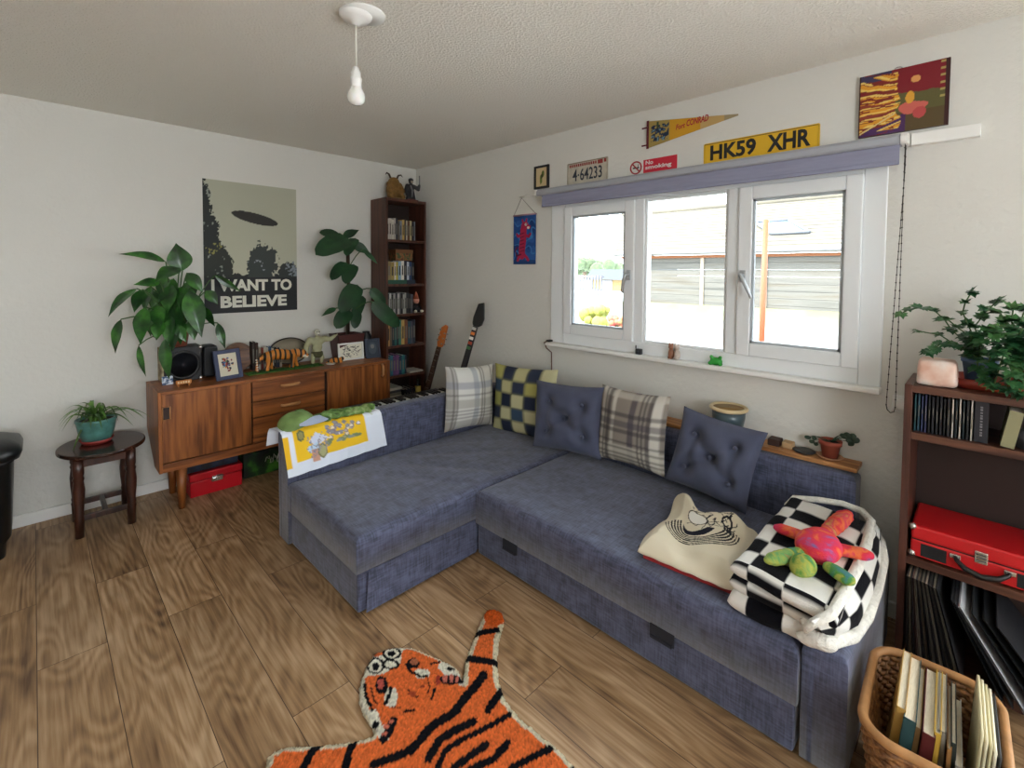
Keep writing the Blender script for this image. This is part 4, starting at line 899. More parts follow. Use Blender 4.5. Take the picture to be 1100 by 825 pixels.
# pale figurine with an outstretched arm
M_pale = mat('pale_green_resin', '#a8a886', .6, var=.08, vscale=40)
hf = thing('figurine', 'pale green bare chested figurine with one arm stretched out', 'figurine', (1.53, 3.56, Z0)); q = MB(); x, y, z = 1.500, 3.565, Z0
for (dx, dz, r_) in ((0, .155, (.045, .03, .03)), (-.03, .17, (.032, .028, .028)), (.03, .17, (.032, .028, .028)), (0, .12, (.04, .028, .035)), (0, .09, (.034, .026, .03)), (0, .20, (.015, .014, .02))): q.ball((x+dx, y, z+dz), r_)
limb(q, [(x-.055, y, z+.18), (x-.085, y-.008, z+.13), (x-.082, y-.014, z+.085)], [.024, .019, .014]); limb(q, [(x+.055, y, z+.18), (x+.095, y-.02, z+.175), (x+.125, y-.03, z+.198)], [.024, .018, .013])
for k in range(4): limb(q, [(x+.125, y-.03, z+.198), (x+.142+.003*k, y-.036+.006*k, z+.212-.004*k)], [.006, .0045], 3)
for s in (-1, 1): limb(q, [(x+.022*s, y, z+.07), (x+.035*s, y-.006, z+.035), (x+.032*s, y, z+.01)], [.024, .018, .014])
part(hf, 'body', q, M_pale, remesh=.005)
q = MB(); q.ball((x, y-.004, z+.232), (.021, .021, .027)); q.ball((x, y-.022, z+.222), (.012, .010, .012)); part(hf, 'head', q, mat('chalk_resin', '#cfccbc', .6), remesh=.004)
q = MB()
for s in (-1, 1): q.ball((x+.008*s, y-.023, z+.238), (.005, .004, .005))
q.ball((x, y-.030, z+.216), (.007, .003, .0025)); q.ball((x, y-.026, z+.228), (.003, .003, .003)); part(hf, 'face', q, M_black)
part(hf, 'shorts', MB().lathe([(.036, .045), (.045, .06), (.042, .085), (.036, .09), (.0, .09)], (x, y, z), sy=.75), mat('torn_olive', '#4c4a2c', .9, var=.3, vscale=60))
q = MB(); x, y = 1.60, 3.475
q.ball((x, y, Z0+.022), (.045, .02, .02)); q.ball((x+.05, y-.004, Z0+.028), (.018, .016, .016)); limb(q, [(x-.04, y, Z0+.02), (x-.07, y, Z0+.012)], [.008, .006])
for dx in (-.025, .02, .035): q.ball((x+dx, y-.02, Z0+.009), (.018, .008, .009))
solo('cub_figurine', q, M_tiger, 'small brown striped cub figurine lying in front of the pale green figurine', 'figurine', remesh=.004)
solo('saucer', MB().lathe([(.0, .003), (.025, .003), (.036, .010), (.034, .011), (.024, .006), (.0, .006)], (1.545, 3.43, Z0)), mat('white_china', '#dcdedb', .2), 'small white saucer at the front edge of the sideboard top', 'saucer')
solo('vase', MB().lathe([(.0, 0), (.03, 0), (.045, .05), (.05, .12), (.04, .17), (.028, .19), (.03, .20), (.024, .2), (.0, .19)], (1.93, 3.62, Z0)), mat('black_glaze', '#101114', .3), 'round black vase behind the dark blue photograph frame', 'vase')

# ------------------------------------------------------------------ leaves
def leaf(mb, base, tip, wd, sag=.0, tilt=0, kind='lance', mi=0, nrm=None, cup=.18):
    base, tip = Vector(base), Vector(tip); d = tip-base; L = d.length; d.normalize()
    n = Vector(nrm) if nrm is not None else Vector((-.55, -.75, .35)); s_ = d.cross(n)
    if s_.length < 1e-4: s_ = d.orthogonal()
    s_.normalize(); n = s_.cross(d); c, s2 = math.cos(tilt), math.sin(tilt); s_, n = s_*c+n*s2, n*c-s_*s2
    nu, nv = 8, 12
    def wfn(t):
        if kind == 'lance': return max(0, math.sin(math.pi*min(1, t)**.72))**1.15
        if kind == 'round': return math.sqrt(max(0, 1-(2*t-1)**2))**.8
        if kind == 'heart': return (max(0, 1-abs(2*t**.75-1)**2.2))**.55
        if kind == 'strap': return min(1, t*8+.5)*(1-t**3)**.8
        return 1
    def fn(a, b):
        u = a*2-1; w_ = wd/2*wfn(b); p = base+d*(L*b)+s_*(w_*u)+n*(cup*w_*abs(u)+.0)+n*(sag*L*math.sin(math.pi*b))+n*(.03*w_*math.sin(b*20)*abs(u))
        return p
    keep = None
    mb.grid(fn, nu, nv, mi, True)
    mb.tube([base+d*(L*b)+n*(sag*L*math.sin(math.pi*b)-.001) for b in (0, .25, .5, .75, .97)], [wd*.025, wd*.02, wd*.016, wd*.01, .0005], 5, mi)
def stem(mb, a, b, r_=.004, bow=.08, mi=0):
    a, b = Vector(a), Vector(b); mid = a.lerp(b, .55)+Vector((0, 0, (b-a).length*bow)); mb.tube([a, a.lerp(mid, .5)+Vector((0, 0, .02*bow)), mid, mid.lerp(b, .6)+Vector((0, 0, (b-a).length*bow*.3)), b], r_, 6, mi)
M_lily = ramp_mat('glossy_leaf', [(.3, '#102a14'), (.5, '#24521f'), (.75, '#47852f')], 14, .28); M_stem = mat('leaf_stalk', '#3c5c2a', .5)
M_terra = mat('terracotta', '#8f4a34', .75, var=.12, vscale=30); M_soil = mat('soil', '#2a1f18', .95, bump=.5, bscale=120)
pl_ = thing('peace_lily', 'large leafy houseplant with drooping glossy leaves standing on the black speaker', 'houseplant', (.64, 3.615, Z0+.215))
zp = Z0+.215; pc = Vector((.64, 3.615, zp+.10))
part(pl_, 'pot', MB().lathe([(.0, 0), (.045, 0), (.06, .09), (.066, .09), (.066, .105), (.058, .105), (.054, .095), (.0, .09)], (.64, 3.615, zp)), M_terra); part(pl_, 'soil', MB().lathe([(.054, .094), (.0, .098)], (.64, 3.615, zp)), M_soil)
LL = [((196, 291), (189, 261), 25, 3.56, 3.58), ((178, 281), (127, 273), 11, 3.52, 3.45), ((193, 288), (166, 304), 19, 3.50, 3.42), ((172, 303), (143, 306), 11, 3.5, 3.44), ((147, 310), (116, 341), 13, 3.46, 3.42), ((153, 311), (144, 336), 13, 3.48, 3.44), ((130, 343), (124, 380), 12, 3.40, 3.40), ((156, 330), (151, 371), 17, 3.46, 3.42), ((149, 371), (157, 405), 7, 3.44, 3.42), ((177, 364), (182, 408), 13, 3.47, 3.46), ((203, 312), (217, 363), 22, 3.46, 3.40), ((201, 293), (218, 314), 15, 3.54, 3.5), ((222, 312), (234, 327), 13, 3.55, 3.52), ((221, 330), (231, 351), 11, 3.55, 3.54), ((234, 347), (242, 375), 10, 3.58, 3.55), ((231, 296), (259, 313), 9, 3.62, 3.60), ((191, 349), (200, 368), 11, 3.48, 3.45),
      ((184, 306), (180, 337), 19, 3.52, 3.48), ((170, 328), (172, 354), 17, 3.5, 3.46), ((191, 330), (189, 358), 15, 3.52, 3.5), ((160, 334), (157, 355), 14, 3.55, 3.52), ((184, 340), (184, 361), 14, 3.5, 3.46), ((207, 328), (206, 352), 15, 3.53, 3.5), ((177, 314), (162, 331), 15, 3.56, 3.52), ((212, 320), (203, 345), 14, 3.57, 3.54), ((190, 308), (194, 330), 16, 3.58, 3.56), ((180, 298), (171, 318), 17, 3.6, 3.56), ((206, 302), (209, 322), 15, 3.6, 3.57)]
q = MB(); qs = MB(); rr = random.Random(1)
for (a_, b_) in (((184, 342), (180, 372)), ((196, 344), (194, 371)), ((206, 342), (209, 366)), ((172, 344), (168, 366)), ((190, 350), (186, 378))): LL.append((a_, b_, 14, 3.50, 3.46))
for k in range(20):
    u, v = rr.uniform(160, 214), rr.uniform(298, 340); LL.append(((u, v), (u+rr.uniform(-9, 9), v+rr.uniform(20, 34)), rr.uniform(10, 15), 3.56+rr.uniform(-.03, .06), 3.56+rr.uniform(-.06, .04)))
for k, (a, b, w_, y0, y1) in enumerate(LL):
    A, B = at(*a, 1, y0), at(*b, 1, y1); wm = w_*.0058*.92; leaf(q, A, B, wm, .10 if k in (1, 4, 2) else .05, rr.uniform(-.35, .35), 'lance')
    stem(qs, pc+Vector((rr.uniform(-.03, .03), rr.uniform(-.03, .02), -.01)), A, .0035, .10)
part(pl_, 'foliage', q, M_lily, fixn=False); part(pl_, 'stalks', qs, M_stem)

mo = thing('climbing_plant', 'tall climbing plant with big dark leaves in a square brown pot on the sideboard', 'houseplant', (1.76, 3.60, Z0))
part(mo, 'pot', MB().add([(1.67, 3.535, Z0), (1.84, 3.535, Z0), (1.84, 3.68, Z0), (1.67, 3.68, Z0), (1.645, 3.52, Z0+.20), (1.865, 3.52, Z0+.20), (1.865, 3.69, Z0+.20), (1.645, 3.69, Z0+.20), (1.665, 3.535, Z0+.2), (1.845, 3.535, Z0+.2), (1.845, 3.675, Z0+.2), (1.665, 3.675, Z0+.2), (1.665, 3.535, Z0+.17), (1.845, 3.535, Z0+.17), (1.845, 3.675, Z0+.17), (1.665, 3.675, Z0+.17)],
     [(0, 3, 2, 1), (0, 1, 5, 4), (1, 2, 6, 5), (2, 3, 7, 6), (3, 0, 4, 7), (4, 5, 9, 8), (5, 6, 10, 9), (6, 7, 11, 10), (7, 4, 8, 11), (8, 9, 13, 12), (9, 10, 14, 13), (10, 11, 15, 14), (11, 8, 12, 15)]), mat('oxblood_glaze', '#4a2522', .4), bevel=.003)
part(mo, 'soil', MB().box(1.668, 1.842, 3.538, 3.672, Z0+.165, Z0+.172), M_soil)
part(mo, 'moss_pole', MB().tube([(1.765, 3.61, Z0+.16), (1.77, 3.60, 1.3), (1.76, 3.59, 1.60)], .014, 10), mat('coir', '#3c2d1f', .95, bump=.6, bscale=160))
M_mon = ramp_mat('dark_leaf', [(.3, '#10281a'), (.55, '#1d4426'), (.75, '#2f5c30')], 7, .5)
ML = [((374, 256), (339, 274), 27, 3.5, 3.44), ((365, 254), (343, 250), 13, 3.56, 3.54), ((368, 255), (386, 247), 11, 3.6, 3.6), ((378, 261), (398, 273), 12, 3.55, 3.5), ((390, 268), (406, 284), 6, 3.5, 3.40), ((372, 282), (356, 301), 16, 3.53, 3.48), ((380, 284), (371, 305), 18, 3.5, 3.46), ((384, 306), (366, 336), 23, 3.47, 3.40), ((390, 318), (380, 347), 14, 3.55, 3.52), ((375, 333), (361, 353), 19, 3.48, 3.45), ((361, 331), (345, 340), 7, 3.5, 3.46), ((398, 310), (414, 327), 13, 3.42, 3.40), ((400, 324), (429, 351), 19, 3.41, 3.38), ((382, 256), (372, 275), 16, 3.54, 3.5), ((384, 335), (381, 353), 13, 3.54, 3.52)]
q = MB(); qs = MB()
for k, (a, b, w_, y0, y1) in enumerate(ML):
    A, B = at(*a, 1, y0), at(*b, 1, y1); leaf(q, A, B, w_*.0064, .06, rr.uniform(-.25, .25), 'heart' if w_ > 12 else 'lance', cup=.12)
    stem(qs, (1.765, 3.60, max(Z0+.17, min(1.6, A.z-.06-.1*rr.random()))), A, .004, .1)
part(mo, 'foliage', q, M_mon, fixn=False); part(mo, 'stalks', qs, M_stem)

# ------------------------------------------------------------------ poster (plain stand-in picture; the words as they read)
def poster(p):
    U, V = p.U/.606, p.V/.905
    g = np.clip((V-.25)/.7, 0, 1); p.c = np.array(lin('#b9baa6'))*(1-g[:, None]*.15)
    n = fnoise(U, V, 9, 1)*.45+fnoise(U, V, 24, 2)*.35+fnoise(U, V, 60, 4)*.35
    p.put((V < .30+.05*n), '#2a2c2c'); left = (U < .02+.17*np.clip((.98-V)/.45, 0, 1)+.10*n) & (V > .2); p.put(left, '#232826')
    p.put((np.hypot((U-.60)/.17, (V-.36)/.17) < 1+.55*n), '#3a4140'); p.put((np.hypot((U-.90)/.12, (V-.30)/.10) < 1+.55*n), '#343a3a')
    p.put((np.hypot((U-.15)/.15, (V-.36)/.16) < 1+.6*n), '#2c312c'); p.put(left & (n > .28), '#8a8f86'); p.put((np.hypot((U-.10)/.08, (V-.50)/.06) < 1) & (n > .08), '#8f8a4a')
    p.put((np.hypot((U-.53)/.12, (V-.36)/.05) < 1) & (n > .15), '#8f989c'); p.put((U > .86) & (V > .28) & (V < .42) & (n > .05), '#7f8890')
    p.put(V < .27, '#26282a'); 
    u2, v2 = U-.53, V-.735+.12*(U-.53); p.put(np.hypot(u2/.25, v2/.042) < 1, '#302e2a')
po = thing('poster', 'dark treeline poster with a plain dark oval in the sky and big white words', 'poster', (1.11, YA-.004, 1.115))
Mp = M_A(.806, 1.1145, .003); part(po, 'sheet', flat_print(Mp, .606, .905, .0045, poster, '#2a2c2c', .0012), paint_mat('poster_paper', .55), fixn=False)
tx = MB(); tx2 = MB(); Mo = lambda x, y: Mp @ Matrix.Translation((x, y, .0013))
text(tx, 'I WANT TO', Mo(.042, .150), .084, .525, .042, .0006); text(tx2, 'BELIEVE', Mo(.095, .036), .082, .435, .042, .0006)
part(po, 'lettering', tx, mat('poster_white', '#dcdccf', .6), label='white words I WANT TO'); part(po, 'lettering', tx2, mat('poster_white', '#dcdccf', .6), label='white word BELIEVE')

# ------------------------------------------------------------------ stool, pot plant, bin
M_dark = wood('dark_oak', '#24120d', '#43241a', 'z', 9, .3)
so_ = thing('stool', 'small dark turned leg oval stool against the wall beside the sideboard', 'stool', (.25, 3.46, 0)); cx, cy, zt = .252, 3.462, .448
pts = [(cx+.190*math.cos(2*math.pi*k/48), cy+.215*math.sin(2*math.pi*k/48)) for k in range(48)]
part(so_, 'top', MB().prism(pts, zt-.022, zt, 'xy'), wood('dark_oak_top', '#24120d', '#45261b', 'x', 9, .22), bevel=.006)
part(so_, 'apron', MB().box(cx-.12, cx+.12, cy-.13, cy-.11, zt-.075, zt-.022).box(cx-.12, cx+.12, cy+.11, cy+.13, zt-.075, zt-.022).box(cx-.12, cx-.10, cy-.11, cy+.11, zt-.075, zt-.022).box(cx+.10, cx+.12, cy-.11, cy+.11, zt-.075, zt-.022), M_dark)
lp = [(.0, 0), (.019, 0), (.021, .09), (.023, .10), (.019, .115), (.022, .125), (.019, .14), (.024, .20), (.026, .25), (.021, .30), (.025, .31), (.020, .325), (.024, .335), (.024, .426), (.0, .426)]
for (sx, sy) in ((-1, -1), (1, -1), (1, 1), (-1, 1)):
    sh_ = Matrix.Translation((cx+sx*.108, cy+sy*.120, 0)); part(so_, 'leg', MB().lathe(lp, (0, 0, 0), 20, M=sh_), M_dark)
for sy in (-1, 1): part(so_, 'stretcher', MB().box(cx-.10, cx+.10, cy+sy*.12-.008, cy+sy*.12+.008, .085, .115), M_dark, bevel=.003)
part(so_, 'stretcher', MB().box(cx-.01, cx+.01, cy-.115, cy+.115, .085, .115), M_dark, bevel=.003)
pc2 = Vector((.232, 3.50, zt)); sp_ = thing('spider_plant', 'arching strap leaf plant in a teal glazed pot on the dark stool', 'houseplant', pc2)
part(sp_, 'saucer', MB().lathe([(.0, 0), (.062, 0), (.075, .022), (.071, .022), (.06, .006), (.0, .006)], pc2), mat('red_saucer', '#8c2c26', .5))
part(sp_, 'pot', MB().lathe([(.0, .008), (.060, .008), (.078, .06), (.088, .118), (.093, .128), (.091, .136), (.083, .136), (.080, .12), (.0, .115)], pc2), mat('teal_glaze', '#4f7f78', .3, var=.25, vscale=25))
part(sp_, 'soil', MB().lathe([(.081, .121), (.0, .124)], pc2), M_soil)
q = MB(); rr = random.Random(21)
def strap(mb, a, az, reach, rise, fall, wd):
    a = Vector(a); dr_ = Vector((math.cos(az), math.sin(az), 0)); sd = Vector((-math.sin(az), math.cos(az), 0))
    def fn(u, b): 
        w_ = wd*(.55+.45*math.sin(math.pi*min(1, b*.9+.1)))*(1-b**4); p = a+dr_*(reach*b)+Vector((0, 0, rise*math.sin(min(1, b*1.25)*math.pi*.5)-fall*b**2.6)); return p+sd*(w_*(u-.5))+Vector((0, 0, wd*.35*abs(u*2-1)*(1-b)))
    mb.grid(fn, 4, 14, 0, True)
for k in range(30):
    az = 2*math.pi*k/30+rr.uniform(-.15, .15); lng = rr.uniform(.10, .2); c0 = math.cos(az-R_(-45))
    if math.sin(az) > .3: lng *= .6
    strap(q, pc2+Vector((rr.uniform(-.03, .03), rr.uniform(-.03, .03), .122)), az, lng, rr.uniform(.06, .13), rr.uniform(.03, .13), rr.uniform(.014, .026))
for az, l, r_, f_ in ((R_(-40), .26, .10, .10), (R_(-30), .23, .09, .10), (R_(-20), .27, .08, .12), (R_(150), .15, .11, .05), (R_(205), .16, .10, .12), (R_(220), .15, .02, .20)): strap(q, pc2+Vector((0, 0, .122)), az, l, r_, f_, .016)
part(sp_, 'foliage', q, ramp_mat('spider_leaf', [(.35, '#2c4a1c'), (.6, '#5a8436'), (.75, '#86a452')], 16, .45), fixn=False)
bn = thing('pedal_bin', 'black plastic bin with a domed lid at the left edge by the wall', 'bin', (-.25, 3.46, 0))
def rrect(cx, cy, w_, d_, r_, n=6):
    out = []
    for (sx, sy, a0) in ((1, 1, 0), (-1, 1, 90), (-1, -1, 180), (1, -1, 270)):
        for k in range(n+1): a = R_(a0+90*k/n); out.append((cx+sx*(w_/2-r_)+r_*math.cos(a), cy+sy*(d_/2-r_)+r_*math.sin(a)))
    return out
def loft(mb, rings, mi=0, cap=True):
    n = len(rings[0][0]); vs = [(x, y, z) for (r_, z) in rings for (x, y) in r_]; fs = [(i*n+k, i*n+(k+1) % n, (i+1)*n+(k+1) % n, (i+1)*n+k) for i in range(len(rings)-1) for k in range(n)]
    if cap: fs += [tuple(reversed(range(n))), tuple(range((len(rings)-1)*n, len(rings)*n))]
    return mb.add(vs, fs, mi, True)
bxc, byc = -.245, 3.455
M_bin = mat('bin_black', '#0d1113', .35)
part(bn, 'body', loft(MB(), [(rrect(bxc, byc, .24, .24, .05), 0), (rrect(bxc, byc, .25, .25, .05), .07), (rrect(bxc, byc, .285, .285, .06), .10), (rrect(bxc, byc, .315, .315, .06), .47), (rrect(bxc, byc, .34, .34, .06), .49)]), M_bin)
part(bn, 'lid', loft(MB(), [(rrect(bxc, byc, .36, .36, .07), .49), (rrect(bxc, byc, .38, .38, .08), .52), (rrect(bxc, byc, .36, .36, .09), .55), (rrect(bxc, byc, .28, .28, .1), .575), (rrect(bxc, byc, .14, .14, .06), .585)]), M_bin)

# ------------------------------------------------------------------ tall bookcase in the corner
M_case = wood('walnut_veneer', '#3a1f16', '#5c3424', 'z', 8, .45); M_casex = wood('walnut_shelf', '#3a1f16', '#5c3424', 'y', 8, .45)
BX0, BX1, BYF, BYB, BT = 2.018, 2.405, 3.45, 3.695, 2.008
bc = thing('bookcase', 'tall narrow brown bookcase in the corner beside the teak sideboard', 'bookcase', ((BX0+BX1)/2, 3.57, 0))
part(bc, 'side_panel', MB().box(BX0, BX0+.018, BYF, BYB, 0, BT), M_case, bevel=.001); part(bc, 'side_panel', MB().box(BX1-.018, BX1, BYF, BYB, 0, BT), M_case, bevel=.001)
part(bc, 'back_panel', MB().box(BX0+.018, BX1-.018, BYB-.006, BYB, .05, BT), mat('dark_hardboard', '#23140e', .8))
part(bc, 'top', MB().box(BX0+.018, BX1-.018, BYF, BYB-.006, BT-.022, BT), M_casex)
SHZ = (1.671, 1.305, 1.055, .795, .545, .29, .06)
for z in SHZ: part(bc, 'shelf', MB().box(BX0+.018, BX1-.018, BYF+.004, BYB-.006, z-.02, z), M_casex)
part(bc, 'kickboard', MB().box(BX0+.018, BX1-.018, BYF+.01, BYF+.025, 0, .04), M_case)
def shelf_books(z, colours, hs, where, grp, x0=2.042, x1=None, seed=0, y=BYF+.02):
    rr = random.Random(seed); n = len(colours); tot = (x1 or 2.30)-x0; ts = [rr.uniform(.7, 1.3) for _ in colours]; k = tot/sum(ts)
    s_ = [(ts[i]*k, hs*rr.uniform(.92, 1.03), colours[i]) for i in range(n)]
    book_row(x0, y, z, s_, 'x', 'book', grp, row_labels(s_, where), .13)
shelf_books(SHZ[0], ['#d2ccc2', '#c4bdb4', '#cfc9bd', '#b8b0a8', '#2a2c38', '#5a564e', '#8a93a0', '#c8a860', '#3a3432', '#d8d0b8', '#6a4a34', '#c9b98a', '#1c1e26', '#7a8088'], .172, 'on the top bookcase shelf', 'books on the top shelf of the corner bookcase', seed=1, x1=2.31)
shelf_books(SHZ[1]+.034, ['#8a7a52', '#a08c4e', '#e0d8c4', '#c8b83e', '#8fb0c8', '#e4e0d4', '#202634', '#c4ccd4', '#26406a', '#15171c'], .155, 'on the second bookcase shelf', 'books on the second shelf of the corner bookcase', seed=2, x1=2.30)
solo('book', MB().box(2.04, 2.22, BYF+.012, BYF+.14, SHZ[1], SHZ[1]+.034), mat('bottle_green', '#1c4a3c', .6), 'thick green book lying flat under the second shelf row', 'book', bevel=.002)
solo('book', MB().box(2.225, 2.31, BYF+.016, BYF+.14, SHZ[1], SHZ[1]+.034), mat('ink_blue', '#1d2a3c', .6), 'dark blue book lying flat at the right under the second shelf row', 'book', bevel=.002)
bxs = thing('box', 'brown patterned box lying on top of the books of the second bookcase shelf', 'box', (2.2, BYF+.08, SHZ[1]+.196)); part(bxs, 'carton', MB().box(2.125, 2.29, BYF+.03, BYF+.14, SHZ[1]+.197, SHZ[1]+.285), ramp_mat('brown_print', [(.38, '#4a2a1c'), (.5, '#8a5a30'), (.6, '#3a4a2c')], 30, .7), bevel=.002)
part(bxs, 'lid', MB().box(2.122, 2.293, BYF+.027, BYF+.143, SHZ[1]+.258, SHZ[1]+.288), mat('brown_lid', '#6a4426', .7), bevel=.002)
shelf_books(SHZ[2], ['#2a2a30', '#c4c4c0', '#1a1b20', '#a8a8a6', '#3c3e44', '#d0d0ca', '#86868a', '#1e2026', '#c0bfb8', '#b4b2aa', '#2c2e34', '#17181c', '#4a4c56'], .175, 'on the third bookcase shelf', 'books on the third shelf of the corner bookcase', seed=3, x1=2.285)
shelf_books(SHZ[3], ['#b88a52', '#6a5a48', '#1f3a44', '#2a6a66', '#1c3038', '#3a7a6a', '#b89a58', '#7a4a30', '#2a4a5a', '#4a4a5a', '#1d2434'], .205, 'on the fourth bookcase shelf', 'books on the fourth shelf of the corner bookcase', seed=4, x1=2.31)
shelf_books(SHZ[4], ['#2a5a6a', '#35687a', '#5a3a6a', '#6a4472', '#223a54', '#2a7070', '#2c3448'], .165, 'on the fifth bookcase shelf', 'books on the fifth shelf of the corner bookcase', seed=5, x1=2.22)
solo('paper', MB().box(2.25, 2.38, BYF+.01, BYF+.16, SHZ[4]+.001, SHZ[4]+.012), mat('paper_white', '#cfccc4', .8), 'flat white paper pad on the fifth bookcase shelf', 'paper')
for k in range(7): solo('magazine', MB().box(2.045, 2.17-.004*(k % 3), BYF+.012+.003*(k % 2), BYF+.2, SHZ[5]+.022*k, SHZ[5]+.022*k+.02), mat('mag_%d' % (k % 3), ['#b9b5a6', '#77756c', '#4a4c50'][k % 3], .6), '%s magazine from the bottom in the pile on the low bookcase shelf' % ordn[k], 'magazine', 'pile of magazines on the low bookcase shelf')
shelf_books(SHZ[5], ['#15171d', '#2a2634', '#1a1c24', '#34202c', '#181a20'], .12, 'right of the magazine pile', 'books on the low shelf of the corner bookcase', seed=6, x0=2.19, x1=2.31)
bo = thing('bottle', 'small bottle with a yellow label on the low bookcase shelf', 'bottle', (2.355, BYF+.05, SHZ[5]))
part(bo, 'glass', MB().lathe([(.0, 0), (.024, 0), (.025, .12), (.012, .15), (.011, .18), (.0, .18)], (2.355, BYF+.05, SHZ[5])), mat('dark_bottle', '#1c1a14', .2)); part(bo, 'paper_label', MB().lathe([(.0256, .04), (.0256, .125)], (2.355, BYF+.05, SHZ[5])), mat('yellow_label', '#cdbb5c', .6))
# doll on the third shelf
dl = thing('doll', 'little pink faced doll in black sitting on the third bookcase shelf', 'doll', (2.335, BYF+.05, SHZ[2])); x, y, z = 2.335, BYF+.05, SHZ[2]
q = MB(); q.ball((x, y, z+.04), (.03, .026, .04)); limb(q, [(x-.02, y, z+.06), (x-.042, y-.015, z+.035)], [.012, .01]); limb(q, [(x+.02, y, z+.06), (x+.04, y-.015, z+.035)], [.012, .01])
for s in (-1, 1): limb(q, [(x+.015*s, y, z+.018), (x+.03*s, y-.035, z+.012)], [.014, .011])
part(dl, 'body', q, mat('black_felt', '#17161a', .95), remesh=.004)
part(dl, 'head', MB().ball((x, y-.005, z+.105), (.027, .026, .029)).ball((x, y-.031, z+.10), .006), mat('pink_felt', '#c98a78', .9)); part(dl, 'hat', MB().lathe([(.028, .118), (.02, .14), (.012, .165), (.0, .185)], (x, y, z)), mat('rust_felt', '#8c4a34', .95))
for s in (-1, 1): part(dl, 'boot', MB().ball((x+.032*s, y-.042, z+.014), (.013, .016, .013)), mat('cream_felt', '#c9c0ac', .95))
# figurines on top
M_fur = mat('brown_fur', '#7a5a2c', .95, var=.25, vscale=45, bump=.8, bscale=70)
tr = thing('creature_figurine', 'squatting brown shaggy creature figurine with curled horns on the tall bookcase', 'figurine', (2.165, 3.58, BT)); x, y, z = 2.165, 3.575, BT; q = MB()
q.ball((x, y+.01, z+.085), (.062, .055, .075)); q.ball((x, y, z+.15), (.05, .045, .045)); q.ball((x, y-.03, z+.14), (.028, .025, .03))
for s in (-1, 1): limb(q, [(x+.05*s, y-.01, z+.13), (x+.066*s, y-.035, z+.08), (x+.03*s, y-.055, z+.05)], [.024, .02, .018]); limb(q, [(x+.04*s, y-.01, z+.04), (x+.055*s, y-.05, z+.03), (x+.05*s, y-.055, z+.015)], [.03, .024, .02])
part(tr, 'body', q, M_fur, remesh=.006); hq = MB()
for s in (-1, 1): hq.tube([(x+.03*s, y, z+.185), (x+.045*s, y, z+.215), (x+.068*s, y-.004, z+.222), (x+.082*s, y-.008, z+.205)], [.009, .008, .006, .002], 8)
part(tr, 'horn', hq, mat('horn', '#3a2a1c', .6)); part(tr, 'base', MB().lathe([(.0, 0), (.075, 0), (.078, .008), (.07, .018), (.0, .018)], (x, y, z)), mat('brown_base', '#5a4426', .7))
kn = thing('warrior_figurine', 'black robed figurine raising a blade on the tall bookcase beside the brown creature', 'figurine', (2.325, 3.57, BT)); x, y = 2.325, 3.565; z = BT
part(kn, 'base', MB().box(x-.055, x+.055, y-.04, y+.04, z, z+.022), mat('dark_red_base', '#4a1c22', .6), bevel=.004); q = MB()
q.lathe([(.0, .02), (.05, .022), (.038, .07), (.03, .11), (.042, .14), (.03, .155), (.0, .16)], (x, y, z), sy=.7)
limb(q, [(x-.035, y, z+.14), (x-.055, y-.01, z+.10), (x-.05, y-.02, z+.06)], [.018, .016, .013]); limb(q, [(x+.035, y, z+.14), (x+.065, y-.02, z+.115), (x+.068, y-.03, z+.15)], [.018, .015, .012])
part(kn, 'robe', q, mat('black_lacquer', '#14141a', .5), remesh=.005); part(kn, 'head', MB().ball((x, y-.004, z+.178), (.02, .02, .024)).ball((x, y-.004, z+.19), (.023, .023, .018)), mat('black_lacquer', '#14141a', .5))
part(kn, 'face', MB().ball((x, y-.019, z+.175), (.012, .008, .013)), mat('pale_face', '#a89a88', .6)); part(kn, 'sash', MB().tube([(x-.02, y-.032, z+.14), (x-.005, y-.034, z+.10), (x-.012, y-.038, z+.04)], .006), mat('grey_sash', '#8a8a90', .7))
part(kn, 'blade', MB().box(x+.064, x+.072, y-.034, y-.030, z+.145, z+.235), mat('steel_blade', '#55565c', .3, .6))

